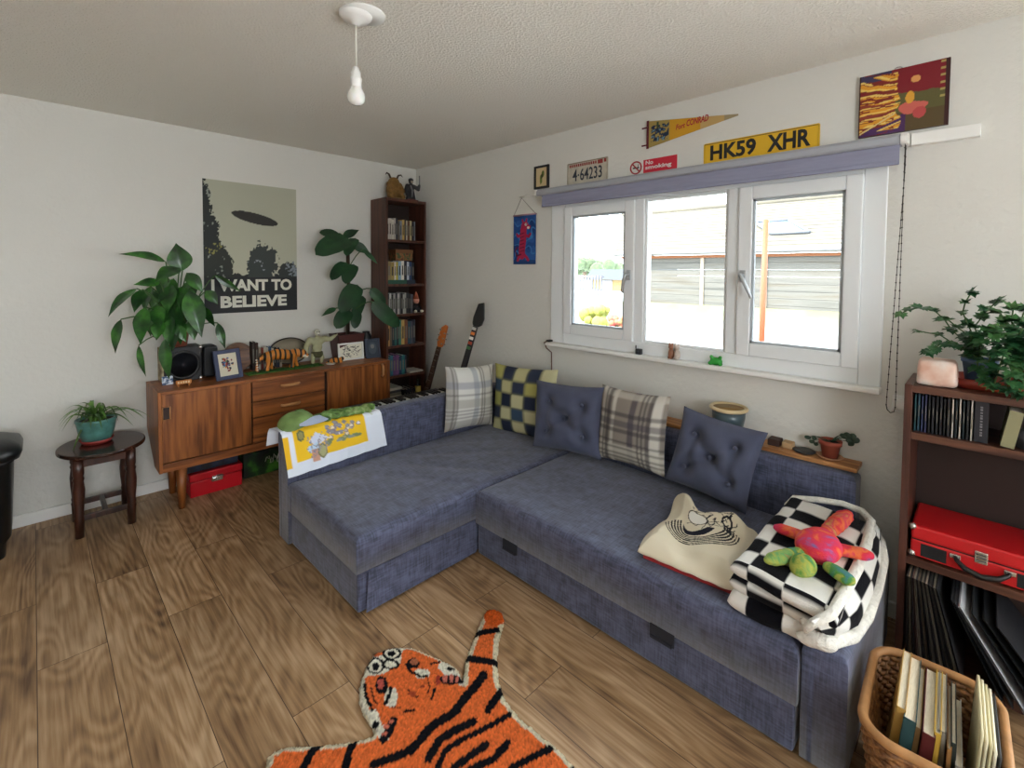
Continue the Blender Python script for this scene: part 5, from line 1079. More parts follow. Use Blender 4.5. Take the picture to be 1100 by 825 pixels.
# ------------------------------------------------------------------ guitars and keyboard behind the sofa
def guitar(name, label, foot, head, face, L, bw, bl, m_body, m_neck, m_head, buttons=False, outline='double'):
    """foot -> head axis; face = direction the strings look"""
    foot, head = Vector(foot), Vector(head); ax = (head-foot).normalized(); fc = Vector(face); fc = (fc-ax*fc.dot(ax)).normalized(); sd = ax.cross(fc)
    M = Matrix((sd, ax, fc)).transposed().to_4x4(); M.translation = foot; t = thing(name, label, 'guitar', foot); Lt = (head-foot).length; n = 40; out = []
    if outline == 'double':
        for k in range(n): a = 2*math.pi*k/n; yy = bl/2-bl/2*math.cos(a); wv = bw/2*(math.sin(a))*(1-.28*math.exp(-((yy/bl-.55)/.14)**2))*(1.0 if yy < bl*.55 else .86); out.append((wv, yy))
        out2 = out
    else:
        out2 = [(-.12, .0), (.11, .0), (.155, .05), (.15, .14), (.12, .20), (.155, .27), (.165, .36), (.135, .37), (.085, .30), (.035, .27), (-.035, .27), (-.08, .31), (-.12, .345), (-.15, .33), (-.14, .26), (-.115, .20), (-.15, .14), (-.155, .05)]
    part(t, 'body', MB().prism(out2, -.022, .022, 'xy', 0, M), m_body, bevel=.008)
    hl = .19; part(t, 'neck', MB().add([(-.028, bl*.62, .024), (.028, bl*.62, .024), (.022, Lt-hl, .024), (-.022, Lt-hl, .024), (-.022, bl*.62, .045), (.022, bl*.62, .045), (.019, Lt-hl, .042), (-.019, Lt-hl, .042)], [(0, 3, 2, 1), (4, 5, 6, 7), (0, 1, 5, 4), (1, 2, 6, 5), (2, 3, 7, 6), (3, 0, 4, 7)], M=M), m_neck, bevel=.003)
    y = Lt-hl
    hp = [(-.021, y), (.021, y), (.036, y+.03), (.032, y+.10), (.026, Lt-.01), (.005, Lt), (-.03, Lt-.03), (-.036, y+.05)] if not buttons else [(-.024, y), (.024, y), (.045, y+.02), (.05, y+.07), (.012, Lt), (-.03, Lt-.02), (-.04, y+.06), (-.034, y+.02)]
    part(t, 'headstock', MB().prism(hp, .014, .034, 'xy', 0, M), m_head, bevel=.003)
    pk = MB()
    if not buttons:
        for k in range(6): s = -1 if k % 2 else 1; yy = y+.03+.022*k; part(t, 'tuning_peg', MB().tube([M @ Vector((s*.022, yy, .034)), M @ Vector((s*.022, yy, .043))], .006).tube([M @ Vector((s*.03, yy, .024)), M @ Vector((s*.05, yy, .024))], .005), mat('nickel', '#8f8a80', .3, .8))
        for k in range(10): yy = bl*.66+(Lt-hl-bl*.66)*(1-(1-k/10)**1.3); pk.box(-.021, .021, yy, yy+.0025, .045, .0465, 0, M)
        part(t, 'frets', pk, mat('nickel', '#8f8a80', .3, .8))
        part(t, 'bridge', MB().box(-.04, .04, bl*.25, bl*.28, .022, .034, 0, M), mat('nickel', '#8f8a80', .3, .8))
    else:
        for k, c_ in enumerate(('#c0c0bc', '#e0803a', '#e8e2d8', '#b8462c', '#3a6a3a')): part(t, 'fret_button', MB().box(-.017, .017, y-.03-.038*k, y-.008-.038*k, .042, .05, 0, M), mat('fret_button_'+c_[1:], c_, .4), bevel=.003)
        part(t, 'strum_bar', MB().box(-.05, .05, bl*.42, bl*.47, .022, .04, 0, M), mat('grey_bar', '#77777c', .4), bevel=.004)
        part(t, 'pickguard', MB().prism([(-.09, .06), (.07, .06), (.10, .16), (.06, .24), (-.05, .22)], .022, .0245, 'xy', 0, M), mat('white_guard', '#c9c8c4', .4))
    return t
guitar('guitar', 'slim guitar with an orange wooden headstock leaning in the corner by the bookcase', (2.17, 3.27, .0), (2.435, 3.185, .965), (-1, -.25, .3), 1, .30, .40, mat('sunburst_brown', '#5a2c18', .3), wood('rosewood', '#2c1c14', '#4a3022', 'z'), mat('orange_maple', '#b8672c', .4))
guitar('toy_guitar', 'black toy guitar with coloured fret buttons leaning on the wall behind the sofa corner', (2.21, 2.93, .10), (2.442, 2.735, 1.175), (-1, -.45, .25), 1, .32, .42, mat('gloss_black', '#101014', .3), mat('neck_black', '#191318', .4), mat('gloss_black', '#101014', .3), True, 'horn')
st = thing('guitar_stand', 'low black stand carrying the black toy guitar behind the sofa', 'stand', (2.21, 2.93, 0)); part(st, 'cradle', MB().box(2.12, 2.30, 2.87, 2.97, .075, .095), M_black)
for (dx, dy) in ((-.09, -.06), (.08, -.06), (-.09, .06), (.08, .06)): part(st, 'leg', MB().tube([(2.21+dx*.5, 2.92+dy*.3, .085), (2.21+dx*1.2, 2.92+dy*1.4, .008)], .008), M_black)
kb_ = thing('music_keyboard', 'black music keyboard standing behind the side back of the sofa', 'keyboard', (1.70, 2.76, 0)); kz = .513
part(kb_, 'case', MB().box(1.28, 2.08, 2.64, 2.86, kz, kz+.04), M_black, bevel=.006)
wk = MB()
for k in range(30): wk.box(1.30+.0255*k, 1.3245+.0255*k, 2.645, 2.76, kz+.036, kz+.052)
part(kb_, 'white_keys', wk, mat('ivory_key', '#d8d8d4', .3)); wk = MB()
for k in range(30):
    if k % 7 not in (2, 6): wk.box(1.318+.0255*k, 1.332+.0255*k, 2.685, 2.76, kz+.052, kz+.062)
part(kb_, 'black_keys', wk, M_black)
for (x, y) in ((1.33, 2.67), (2.03, 2.67), (1.33, 2.83), (2.03, 2.83)): part(kb_, 'leg', MB().tube([(x, y, 0), (x, y, kz)], .012), M_black)

# ------------------------------------------------------------------ wall of signs above the window
def plate(name, label, y0, z0, w_, h_, m_, th=.004, cat='sign', rad=.008, off=.0):
    t = thing(name, label, cat, (XB-off, y0-w_/2, z0)); M = M_B(y0, z0, off); r_ = rrect(w_/2, h_/2, w_, h_, rad, 4)
    part(t, 'panel', MB().prism(r_, 0, th, 'xy', 0, M), m_, bevel=.001); return t, M, th
t, M, th = plate('number_plate', 'yellow car number plate reading HK59 XHR above the blind', 1.068, 1.972, .52, .111, mat('plate_yellow', '#d8ac20', .4))
q = MB(); text(q, 'HK59', M @ Matrix.Translation((.035, .018, th)), .079, .220, .034, .0012); part(t, 'lettering', q, M_black); q = MB(); text(q, 'XHR', M @ Matrix.Translation((.305, .018, th)), .079, .180, .034, .0012); part(t, 'lettering', q, M_black)
q = MB().tube([M @ Vector(p) for p in ((.006, .006, th), (.514, .006, th), (.514, .105, th), (.006, .105, th))], .0018, 4, closed=True); part(t, 'border', q, mat('olive_edge', '#6a5618', .5))
t, M, th = plate('licence_plate', 'worn white licence plate with dark digits 4 64233 and a red top edge', 1.966, 1.966, .312, .152, mat('plate_cream', '#b9b2a2', .5, var=.10, vscale=30))
q = MB(); text(q, '4', M @ Matrix.Translation((.045, .032, th)), .075, .036, .008, .0012); text(q, '64233', M @ Matrix.Translation((.105, .032, th)), .075, .165, .008, .0012); part(t, 'digits', q, mat('plate_navy', '#1d2a3c', .5))
part(t, 'dot', MB().box(.086, .096, .063, .073, th, th+.001, 0, M), mat('plate_navy', '#1d2a3c', .5))
q = MB(); rr = random.Random(5)
for k in range(13): q.box(.02+.0165*k, .031+.0165*k, .122, .139, th, th+.001, 0, M)
q.box(.238, .275, .118, .142, th, th+.0012, 0, M); q.box(.284, .300, .122, .142, th, th+.0012, 0, M); part(t, 'red_strip', q, mat('faded_red', '#8c2c28', .6))
part(t, 'rim', MB().tube([M @ Vector(p) for p in ((.006, .006, th), (.306, .006, th), (.306, .146, th), (.006, .146, th))], .003, 5, closed=True), mat('rust_edge', '#8a7a68', .6))
t, M, th = plate('no_smoking_sign', 'red and white No smoking sign above the blind below the pennant', 1.512, 1.957, .302, .100, mat('sign_white', '#dcdcd8', .4))
part(t, 'red_panel', MB().box(.098, .300, .002, .098, th, th+.0008, 0, M), mat('sign_red', '#c41f36', .4)); q = MB()
text(q, 'No', M @ Matrix.Translation((.112, .069, th+.0008)), .023, .046, .024, .0008); text(q, 'smoking', M @ Matrix.Translation((.110, .036, th+.0008)), .029, .158, .024, .0008); part(t, 'lettering', q, mat('sign_white', '#dcdcd8', .4))
q = MB(); q.tube([M @ Vector((0.05+.034*math.cos(2*math.pi*k/28), .062+.034*math.sin(2*math.pi*k/28), th+.001)) for k in range(28)], .0045, 5, closed=True); q.tube([M @ Vector((.027, .086, th+.002)), M @ Vector((.073, .038, th+.002))], .004, 5); part(t, 'prohibition_ring', q, mat('ring_red', '#a83038', .5))
part(t, 'cigarette', MB().box(.030, .070, .057, .065, th, th+.001, 0, M).tube([M @ Vector((.066, .066, th+.001)), M @ Vector((.063, .074, th+.001)), M @ Vector((.068, .081, th+.001))], .0018, 4), M_black)
# pennant
t = thing('pennant', 'yellow felt pennant with red lettering pointing right above the no smoking sign', 'pennant', (XB, 1.15, 2.12)); M = M_B(1.386, 2.118, .004)
def pen(p):
    p.put(p.U < .13, '#a08c50'); p.put((p.U > .13) & (p.U < .30), '#c8962a'); p.put(p.U >= .30, '#bfa068'); p.put(p.U > .42, '#9a8c6c')
    n = fnoise(p.U, p.V, 60, 3); p.put((p.U > .02) & (p.U < .125) & (p.V > .03) & (p.V < .118) & (n > -.12), '#20304a'); p.put((p.U > .02) & (p.U < .115) & (p.V > .03) & (p.V < .11) & (n > .25), '#6a8a9a'); p.put((p.U > .05) & (p.U < .065) & (p.V > .1) & (p.V < .135), '#3c4a34')
mb = MB(); nu, nv = 120, 30
def pf(a, b): top = .150+(.072-.150)*a; top = .150-(.150-.082)*a; bot = .0+.062*a*1.0+.012*a; return (a*.488, bot+(top-bot)*b, .002)
mb.grid(pf, nu, nv, 0, False); p = Paint(np.array([v[0] for v in mb.v]), np.array([v[1] for v in mb.v]), '#c09a3c'); pen(p); mb.c = p.c; mb.v = [tuple(M @ Vector(v)) for v in mb.v]
o_ = part(t, 'felt', mb, paint_mat('felt_print', .95, .2, 400)); md = o_.modifiers.new('thickness', 'SOLIDIFY'); md.thickness = .0015; md.offset = 0
q = MB(); Mt_ = M @ Matrix.Translation((.165, .068, .0035)) @ Matrix.Rotation(R_(3.0), 4, 'Z'); text(q, 'Fort', Mt_, .028, .052, .022, .0006, shear=.25); text(q, 'CONRAD', Mt_ @ Matrix.Translation((.060, .003, 0)), .034, .118, .026, .0006, shear=.25); part(t, 'lettering', q, mat('pennant_red', '#a01f2c', .8))
part(t, 'edge_band', MB().box(-.010, .004, -.003, .153, .001, .005, 0, M), mat('maroon_felt', '#5a1626', .9))
for zz in (.112, .014): part(t, 'tassel', MB().box(-.040, -.010, zz, zz+.008, .001, .004, 0, M), mat('maroon_felt', '#5a1626', .9))
# small frame
M = M_B(2.250, 1.985, 0); t = thing('framed_print', 'little black framed cream print at the left end of the blind', 'picture frame', (XB, 2.19, 1.985)); q = MB()
for (a, b, c, d_) in ((0, .014, 0, .155), (.116, .13, 0, .155), (.014, .116, 0, .014), (.014, .116, .141, .155)): q.box(a, b, c, d_, 0, .015, 0, M)
part(t, 'frame', q, M_black)
def lf(p): p.stroke([(.04, .02), (.05, .07), (.062, .10)], .006, '#4a5a2a'); p.ell(.045, .05, .012, .03, '#6a7a3c'); p.ell(.062, .085, .012, .022, '#5a6a34'); p.ell(.052, .07, .006, .018, '#2a2a1a')
part(t, 'print', flat_print(M @ Matrix.Translation((.014, .014, .006)), .102, .127, .003, lf, '#cdb88e', .001), paint_mat('paper_print', .7), fixn=False)
# painting
M = M_B(.407, 1.986, 0); t = thing('painting', 'red and yellow painting on a dark board above the right end of the blind', 'painting', (XB, .266, 1.986)); PW, PH = .281, .251
def pnt(p):
    U, V = p.U/PW, p.V/PH; n = fnoise(U, V, 5, 1); n2 = fnoise(U*1.0, V*6, 5, 2)
    p.put(V > .62+.15*n, '#7a1c26'); p.put((U > .42) & (V < .62+.1*n), '#5c5a34'); p.put((U > .42) & (V < .3), '#57482c'); p.put((V < .25+.1*n) & (U < .55), '#4a2a5a'); p.put((V > .86+.1*n) & (U < .38), '#3a3454')
    an = np.arctan2(V-.52, 1.25-U)*16; p.put((U < .46+.1*n) & (np.sin(an*2.2+n*2) > -.1) & (V > .06) & (V < .95), '#d8962a'); p.put((U < .46+.1*n) & (np.sin(an*4.4+n*3) > .55) & (V > .06) & (V < .95), '#e4c46a'); p.put((U < .42) & (np.sin(an*3.1+n2*3) > .75), '#7a2a20')
    p.put(np.hypot((U-.62)/.16, (V-.36)/.09) < 1+.4*n, '#c8645a'); p.put(np.hypot((U-.70)/.07, (V-.26)/.10) < 1+.4*n, '#b84a4a'); p.put(np.hypot((U-.64)/.05, (V-.78)/.05) < 1+.4*n, '#d89a5a'); p.put(np.hypot((U-.59)/.05, (V-.52)/.10) < 1+.3*n, '#d8a03a')
    p.stroke([(.0, .01), (PW*.42, PH*.30)], .006, '#d8c080'); p.put((U > .9) & (U < .96) & (np.sin(V*60) > .5) & (V > .35), '#a89a5a'); p.put((U > .955) | (U < .02), '#3a1a1c')
part(t, 'board', MB().box(0, PW, 0, PH, 0, .014, 0, M), mat('board_edge', '#241216', .6)); part(t, 'picture', flat_print(M @ Matrix.Translation((0, 0, .014)), PW, PH, .0028, pnt, '#8a3a2a', .001), paint_mat('oil_paint', .5, .3, 200), fixn=False)
part(t, 'hanging_loop', MB().tube([M @ Vector((.125+.014*math.cos(a), PH+.010*math.sin(a), .006)) for a in [math.pi*k/10 for k in range(11)]], .0018, 6), M_steel)
# banner
M = M_B(2.452, 1.468, .004); t = thing('banner', 'small blue cloth banner with a red animal hanging left of the window', 'banner', (XB, 2.345, 1.468))
def bnr(p):
    n = fnoise(p.U, p.V, 14, 1); p.put(n > .12, '#2c5a9c'); p.put(n < -.25, '#1a3a74'); p.put(np.sin(p.V*70+n*6) > .9, '#3a76b4'); p.put(p.V < .03, '#1c3c70')
    R, D = '#a8264a', '#5c1636'
    p.stroke([(.085, .065), (.085, .11), (.095, .17), (.10, .24)], .062, R); p.ell(.112, .272, .036, .030, R); p.stroke([(.13, .268), (.155, .262)], .026, R)
    for q_ in ([(.095, .295), (.088, .315)], [(.125, .298), (.128, .318)]): p.stroke(q_, .014, R)
    p.stroke([(.09, .22), (.05, .20), (.035, .215)], .02, R); p.stroke([(.105, .21), (.15, .195), (.165, .21)], .02, R); p.stroke([(.075, .075), (.05, .045), (.045, .03)], .022, R); p.stroke([(.10, .075), (.135, .045), (.145, .03)], .022, R)
    p.stroke([(.075, .07), (.03, .06), (.02, .10), (.035, .12)], .011, D)
    for k in range(6): p.stroke([(.065, .09+.025*k), (.105, .098+.025*k)], .006, D)
    p.ell(.122, .282, .011, .010, '#e0d8c8'); p.ell(.146, .258, .012, .009, '#e0d8c8'); p.ell(.124, .282, .005, .005, '#15151c')
part(t, 'cloth', flat_print(M, .216, .352, .0035, bnr, '#234d8c', .003), paint_mat('banner_cloth', .9, .2, 500), fixn=False)
part(t, 'dowel', MB().tube([M @ Vector((-.002, .350, .002)), M @ Vector((.218, .350, .002))], .006), mat('pink_dowel', '#b08a94', .6)); part(t, 'cord', MB().tube([M @ Vector((.004, .352, .004)), M @ Vector((.085, .470, .010)), M @ Vector((.214, .352, .004))], .0016, 5), mat('grey_cord', '#77736c', .8))
hk = MB().tube([(XB, 2.368, 1.943), (XB-.03, 2.368, 1.942), (XB-.034, 2.30, 1.942), (XB-.034, 2.19, 1.943)], .004); solo('hook', hk, M_white, 'white hook rod between the blind end and the blue banner', 'hook')
hx = MB().prism([(.042*math.cos(math.pi/3*k), .042*math.sin(math.pi/3*k)) for k in range(6)], 0, .004, 'xy', 0, M_B(.096, 1.358, 0)); solo('blanking_plate', hx, M_wall, 'faint painted hexagonal plate on the wall above the trailing ivy', 'plate')

# ------------------------------------------------------------------ ledge behind the sofa and its pots, window sill bits
M_oak = wood('oak_ledge', '#8a5a30', '#b88452', 'y', 12, .5)
solo('ledge', MB().box(2.362, 2.476, 1.75, .355, .599, .617), M_oak, 'narrow wooden ledge behind the sofa back under the window', 'ledge', bevel=.002)
zl = .617
c = Vector((2.392, .880, zl)); t = thing('planter', 'empty blue grey glazed planter with a cream rim on the ledge', 'planter', c)
part(t, 'pot', MB().lathe([(.0, 0), (.048, 0), (.062, .03), (.074, .09), (.076, .128), (.070, .128), (.066, .10), (.04, .02), (.0, .015)], c), mat('blue_grey_glaze', '#46555c', .3, var=.2, vscale=25)); part(t, 'rim', MB().lathe([(.074, .126), (.087, .133), (.089, .140), (.084, .147), (.072, .146), (.069, .130)], c), mat('cream_glaze', '#cdb78e', .35))
part(t, 'lining', MB().lathe([(.0705, .14), (.067, .10), (.042, .025), (.0, .022)], c), mat('ochre_glaze', '#8a6a34', .5))
c = Vector((2.425, .462, zl)); t = thing('pot_plant', 'small terracotta pot plant with a few dark leaves on the right end of the ledge', 'houseplant', c)
part(t, 'saucer', MB().lathe([(.0, 0), (.036, 0), (.050, .010), (.047, .011), (.034, .004), (.0, .004)], c), mat('pale_terracotta', '#b88a6a', .7)); part(t, 'pot', MB().lathe([(.0, .004), (.028, .004), (.037, .058), (.043, .06), (.044, .078), (.038, .078), (.036, .066), (.0, .064)], c), mat('red_clay', '#8c3f2c', .7)); part(t, 'soil', MB().lathe([(.037, .068), (.0, .07)], c), M_soil)
q = MB(); M_dk = mat('deep_green_leaf', '#223828', .45, var=.2, vscale=30); hub = c+Vector((0, 0, .068))
for (u, v) in ((864, 469), (869, 474), (872, 470), (874, 477), (915, 472), (920, 468), (913, 466), (924, 473), (918, 477), (908, 467)):
    e = at(u, v, 0, 2.42); stem(q, hub, hub.lerp(e, .8)+Vector((0, 0, .004)), .0016, .15); leaf(q, hub.lerp(e, .72), e, .017 if u < 880 else .026, .1, .3, 'round')
part(t, 'foliage', q, M_dk, fixn=False)
c = Vector((2.425, .560, zl)); solo('dish', MB().lathe([(.0, 0), (.04, 0), (.046, .006), (.04, .009), (.0, .007)], c), M_black, 'flat black dish on the ledge beside the terracotta pot', 'dish')
solo('box', MB().box(2.40, 2.46, .705, .655, zl, zl+.03), mat('dark_brown_box', '#3a2620', .6), 'dark brown box on the ledge beside the planter', 'box', bevel=.003); solo('box', MB().box(2.41, 2.46, .648, .605, zl, zl+.026), mat('pale_wood_box', '#b89870', .6), 'pale little box on the ledge between the brown box and the black dish', 'box', bevel=.003)
zs = .945
t = thing('cat_figurine', 'pair of small brown and white cat ornaments sitting on the window sill', 'ornament', (2.448, 1.19, zs))
for k, (y, m_) in enumerate(((1.212, mat('ginger_china', '#8a5a42', .4, var=.2, vscale=60)), (1.178, mat('white_ginger_china', '#b9aaa0', .4, var=.2, vscale=60)))):
    q = MB(); q.ball((2.45, y, zs+.028), (.017, .017, .030)); q.ball((2.446, y, zs+.066), (.014, .014, .014))
    for s in (-1, 1): q.lathe([(.006, 0), (.003, .014), (.0, .022)], (2.447, y+.009*s, zs+.074), 8); q.ball((2.434, y+.007*s, zs+.008), (.007, .006, .008))
    part(t, 'cat', q, m_, remesh=.0035)
q = MB(); c = Vector((2.448, .968, zs)); q.ball(c+Vector((0, 0, .02)), (.02, .032, .021)); q.ball(c+Vector((-.006, .022, .042)), .010); q.ball(c+Vector((-.006, -.022, .042)), .010)
for s in (-1, 1): q.ball(c+Vector((-.012, .025*s, .010)), (.012, .012, .010))
solo('frog_ornament', q, mat('leaf_green_glaze', '#2f9a3c', .25), 'shiny green frog ornament on the window sill', 'ornament', remesh=.004)
t = thing('clip', 'small black clip on the window sill at the foot of the left mullion', 'clip', (2.45, 1.405, zs)); part(t, 'body', MB().box(2.435, 2.462, 1.425, 1.39, zs, zs+.032), M_black, bevel=.004); part(t, 'lens', MB().tube([(2.434, 1.407, zs+.017), (2.430, 1.407, zs+.017)], .009), mat('dark_lens', '#3a3f48', .1)); part(t, 'lever', MB().box(2.45, 2.456, 1.432, 1.428, zs+.03, zs+.05), M_black)
solo('cable', MB().tube([(2.425, 2.085, .948), (2.418, 2.100, .940), (2.44, 2.098, .90), (2.468, 2.078, .87), (2.472, 2.077, .70), (2.472, 2.075, .62)], .004), mat('brown_cable', '#5a3226', .6), 'thin brown cable running down the wall from the left end of the sill', 'cable')
solo('sill_block', MB().box(2.430, 2.470, 2.096, 2.068, zs, zs+.012), M_black, 'flat black piece on the left end of the window sill', 'block', bevel=.002)

# ------------------------------------------------------------------ low bookcase at the right edge
M_c2 = wood('mahogany_veneer', '#3c211a', '#633a2c', 'z', 8, .4); M_c2y = wood('mahogany_shelf', '#3c211a', '#65402f', 'y', 8, .4)
RX, RB, RL, RR, RT = 2.20, 2.474, .200, -.62, 1.022
rb = thing('bookcase', 'low brown bookcase at the right edge holding records and a red case', 'bookcase', (2.34, -.2, 0))
part(rb, 'side_panel', MB().box(RX, RB, RL, RL-.022, 0, RT), M_c2, bevel=.001); part(rb, 'side_panel', MB().box(RX, RB, RR, RR+.022, 0, RT), M_c2, bevel=.001)
part(rb, 'top', MB().box(RX, RB, RL-.022, RR+.022, RT-.026, RT-.002), M_c2y, bevel=.001); part(rb, 'back_panel', MB().box(RB-.006, RB, RL-.022, RR+.022, .03, RT-.02), mat('dark_walnut_back', '#2c1b16', .7))
for z in (.853, .400, .045): part(rb, 'shelf', MB().box(RX+.003, RB-.006, RL-.022, RR+.022, z-.026, z), M_c2y, bevel=.001)
part(rb, 'kickboard', MB().box(RX+.02, RX+.035, RL-.022, RR+.022, 0, .02), M_c2)
rr = random.Random(31); s_ = []
for k, c_ in enumerate(['#2c5a62', '#2a4a5a', '#2c3458', '#30345a', '#15171c', '#181a22', '#14161c', '#1a1c26', '#121318', '#16181e', '#c4c0b8', '#16242a', '#c2beb6', '#14262c', '#16181c', '#c6c2b8']): s_.append(((.0088 if c_[1] in 'c' else rr.uniform(.0088, .0118)), rr.uniform(.130, .138), c_))
book_row(RX+.03, RL-.026, .853, s_, 'y', 'book', 'dark books on the low bookcase', row_labels(s_, 'under the salt lamp'), .10)
bb = thing('book', 'thick black book with a lettered spine right of the dark row', 'book', (2.28, .006, .853)); y0 = RL-.026-sum(t[0] for t in s_)-.001
part(bb, 'cover', MB().box(RX+.028, RX+.18, y0, y0-.034, .853, .995), mat('charcoal_cloth', '#24242a', .7), bevel=.002); q = MB()
for k in range(11): q.box(RX+.0272, RX+.028, y0-.014, y0-.020, .875+.0095*k, .875+.0095*k+(.005 if k % 3 else .007))
part(bb, 'spine_lettering', q, mat('silver_print', '#77777c', .5))
Mb = Matrix.Translation((2.27, -.060, .853)) @ Matrix.Rotation(R_(9), 4, 'X'); bb = thing('book', 'cream paperback leaning by itself on the upper shelf of the low bookcase', 'book', (2.27, -.06, .853))
part(bb, 'cover', MB().box(-.05, .09, -.016, -.014, 0.003, .125, 0, Mb).box(-.05, .09, .014, .016, 0.003, .125, 0, Mb).box(-.052, -.05, -.016, .016, .003, .125, 0, Mb), mat('olive_cream', '#8f8c6a', .7)); part(bb, 'page_block', MB().box(-.049, .088, -.014, .014, .004, .123, 0, Mb), mat('page_paper', '#d8d0bc', .9))
hp = thing('headphones', 'black headphones lying on the upper shelf right of the cream paperback', 'headphones', (2.28, -.16, .853)); c = Vector((2.29, -.165, .853))
part(hp, 'headband', MB().tube([c+Vector((.07*math.cos(a), .075*math.sin(a), .022+.02*math.sin(a*.5))) for a in [math.pi*2*k/40*.8 for k in range(41)]], .008), M_black)
for dy in (-.05, .065): part(hp, 'ear_cup', MB().lathe([(.0, -.018), (.03, -.018), (.034, 0), (.03, .018), (.0, .018)], M=Matrix.Translation(c+Vector((-.045, dy, .034))) @ Matrix.Rotation(R_(80), 4, 'Y')), mat('soft_black', '#1c1d22', .6))
part(hp, 'cord', MB().tube([c+Vector((-.05+.03*math.sin(k*.9), .075-.012*k*.6, .008+.004*math.cos(k*1.7))) for k in range(22)], .003, 6), mat('grey_cord2', '#6a6c72', .5))
# red portable record player case
rc = thing('record_player_case', 'red portable record player case with a black handle on the middle shelf', 'case', (2.33, -.02, .40)); cx0, cx1, cy0, cy1, cz = 2.212, 2.455, .168, -.205, .400
M_rv = mat('red_vinyl', '#c4161c', .4, bump=.15, bscale=320); M_fit = mat('nickel_fitting', '#c8c6c0', .25, .85)
part(rc, 'base', MB().box(cx0, cx1, cy0, cy1, cz+.006, cz+.066), M_rv, bevel=.006); part(rc, 'lid', MB().box(cx0, cx1, cy0, cy1, cz+.068, cz+.118), M_rv, bevel=.008)
part(rc, 'seam', MB().box(cx0+.003, cx1-.003, cy0-.003, cy1+.003, cz+.064, cz+.07), mat('seam_dark', '#3a0a0c', .6))
for (y, z) in ((cy0-.004, cz+.111), (cy0-.004, cz+.014), (cy1+.004, cz+.111), (cy1+.004, cz+.014)): part(rc, 'corner_cap', MB().ball((cx0+.006, y, z), (.012, .012, .012)), M_fit)
for (a, b) in ((at(989, 590, 0, cx0).y, at(1017, 590, 0, cx0).y), (at(1093, 612, 0, cx0).y, cy1+.03)): part(rc, 'speaker_grille', MB().box(cx0-.002, cx0+.002, a, b, cz+.014, cz+.058), mat('grille_black', '#121214', .7, bump=.4, bscale=400))
a = at(1026, 597, 0, cx0); b = at(1085, 615, 0, cx0)
h = MB().tube([(cx0-.002, a.y, cz+.050), (cx0-.016, a.y-.004, cz+.046), (cx0-.026, a.y-.025, cz+.030), (cx0-.030, (a.y+b.y)/2, cz+.020), (cx0-.026, b.y+.025, cz+.030), (cx0-.016, b.y+.004, cz+.046), (cx0-.002, b.y, cz+.050)], [.006, .007, .009, .0095, .009, .007, .006]); part(rc, 'handle', h, mat('handle_black', '#141416', .4))
for p_ in (a, b): part(rc, 'handle_bracket', MB().box(cx0-.006, cx0+.001, p_.y+.014, p_.y-.014, cz+.044, cz+.058), M_fit, bevel=.002)
bd_ = at(1054, 600, 0, cx0); ba = part(rc, 'latch', MB().box(cx0-.004, cx0+.001, bd_.y+.016, bd_.y-.016, cz+.052, cz+.092), M_fit, bevel=.002); q = MB()
for k in range(3): q.box(cx0-.0052, cx0-.004, bd_.y+.012, bd_.y-.012, cz+.060+.010*k, cz+.0645+.010*k)
part(ba, 'engraving', q, mat('dark_engraving', '#4a4a48', .5))
# records
def record(k, yb, ang, c_, lab, th=.0042, x0=2.152):
    M = Matrix.Translation((x0, yb, .046)) @ Matrix.Rotation(R_(ang), 4, 'X'); q = MB().box(0, .308, -th/2, th/2, 0, .308, 0, M); q.box(.0, .001, -th/2+.0004, th/2-.0004, .002, .306, 1, M)
    solo('record_sleeve', q, [mat('sleeve_%s' % c_[1:], c_, .6), mat('sleeve_edge_%d' % (k % 4), ['#a39c8e', '#6a655e', '#c5beb0', '#4a4a4c'][k % 4], .7)], lab, 'record', 'records in the low bookcase')
cs_ = ['#3a3634', '#8a7c66', '#22242a', '#5a4038', '#9a9080', '#2a2c34', '#6a5a48', '#16181c', '#7a7468', '#2c2a2c', '#a09484', '#1c1e24', '#4a4644', '#1a1b20', '#8c8474', '#222226']
rr = random.Random(6); yb = .158
for k, c_ in enumerate(cs_):
    t_ = k/15; record(k, .163-.145*t_, -(1+13*t_), c_, '%s record sleeve, %s from left in the standing row of records' % (cname(c_), ordn[k]))
for k, (yb_, ang, c_, lab) in enumerate(((-.075, -25, '#1c1e22', 'black record sleeve leaning just right of the standing row'), (-.098, -28, '#2a2c30', 'grey record sleeve leaning second right of the standing row'), (-.125, -31, '#d0d2d6', 'white edged record sleeve leaning steeply among the slanted records'), (-.165, -33, '#24262a', 'dark record sleeve leaning just beyond the white edged one'), (-.20, -35, '#1a1b1e', 'black record sleeve second beyond the white edged one'), (-.24, -37, '#2c2d32', 'charcoal record sleeve, last of the slanted records'))): record(2, yb_, ang, c_, lab, .0055 if k == 2 else .004)

# on top of the low bookcase
TZ = RT
q = MB(); q.grid(lambda a, b: (0, 0, 0), 1, 1); q = MB(); n = 14; sc = Vector((.052, .054, .046)); c = Vector((2.275, .118, TZ+.046)); vs = []; 
for fidx in range(6):
    def fn(a, b, fidx=fidx):
        u, v = a*2-1, b*2-1; p = [Vector((1, u, v)), Vector((-1, -u, v)), Vector((u, -1, v)), Vector((-u, 1, v)), Vector((u, v, 1)), Vector((u, -v, -1))][fidx]
        s5 = (abs(p.x)**7+abs(p.y)**7+abs(p.z)**7)**(1/7); p = p/s5; p = p*(1+.05*mnoise.noise(p*1.6+Vector((3, 1, 2)))+.02*mnoise.noise(p*5)); p = Vector((p.x*(1+.0*p.z), p.y*(1-.06*p.z), p.z))
        z = p.z*sc.z+c.z; return (p.x*sc.x+c.x, p.y*sc.y+c.y, max(z, TZ+.0005))
    q.grid(fn, n, n, 0, True)
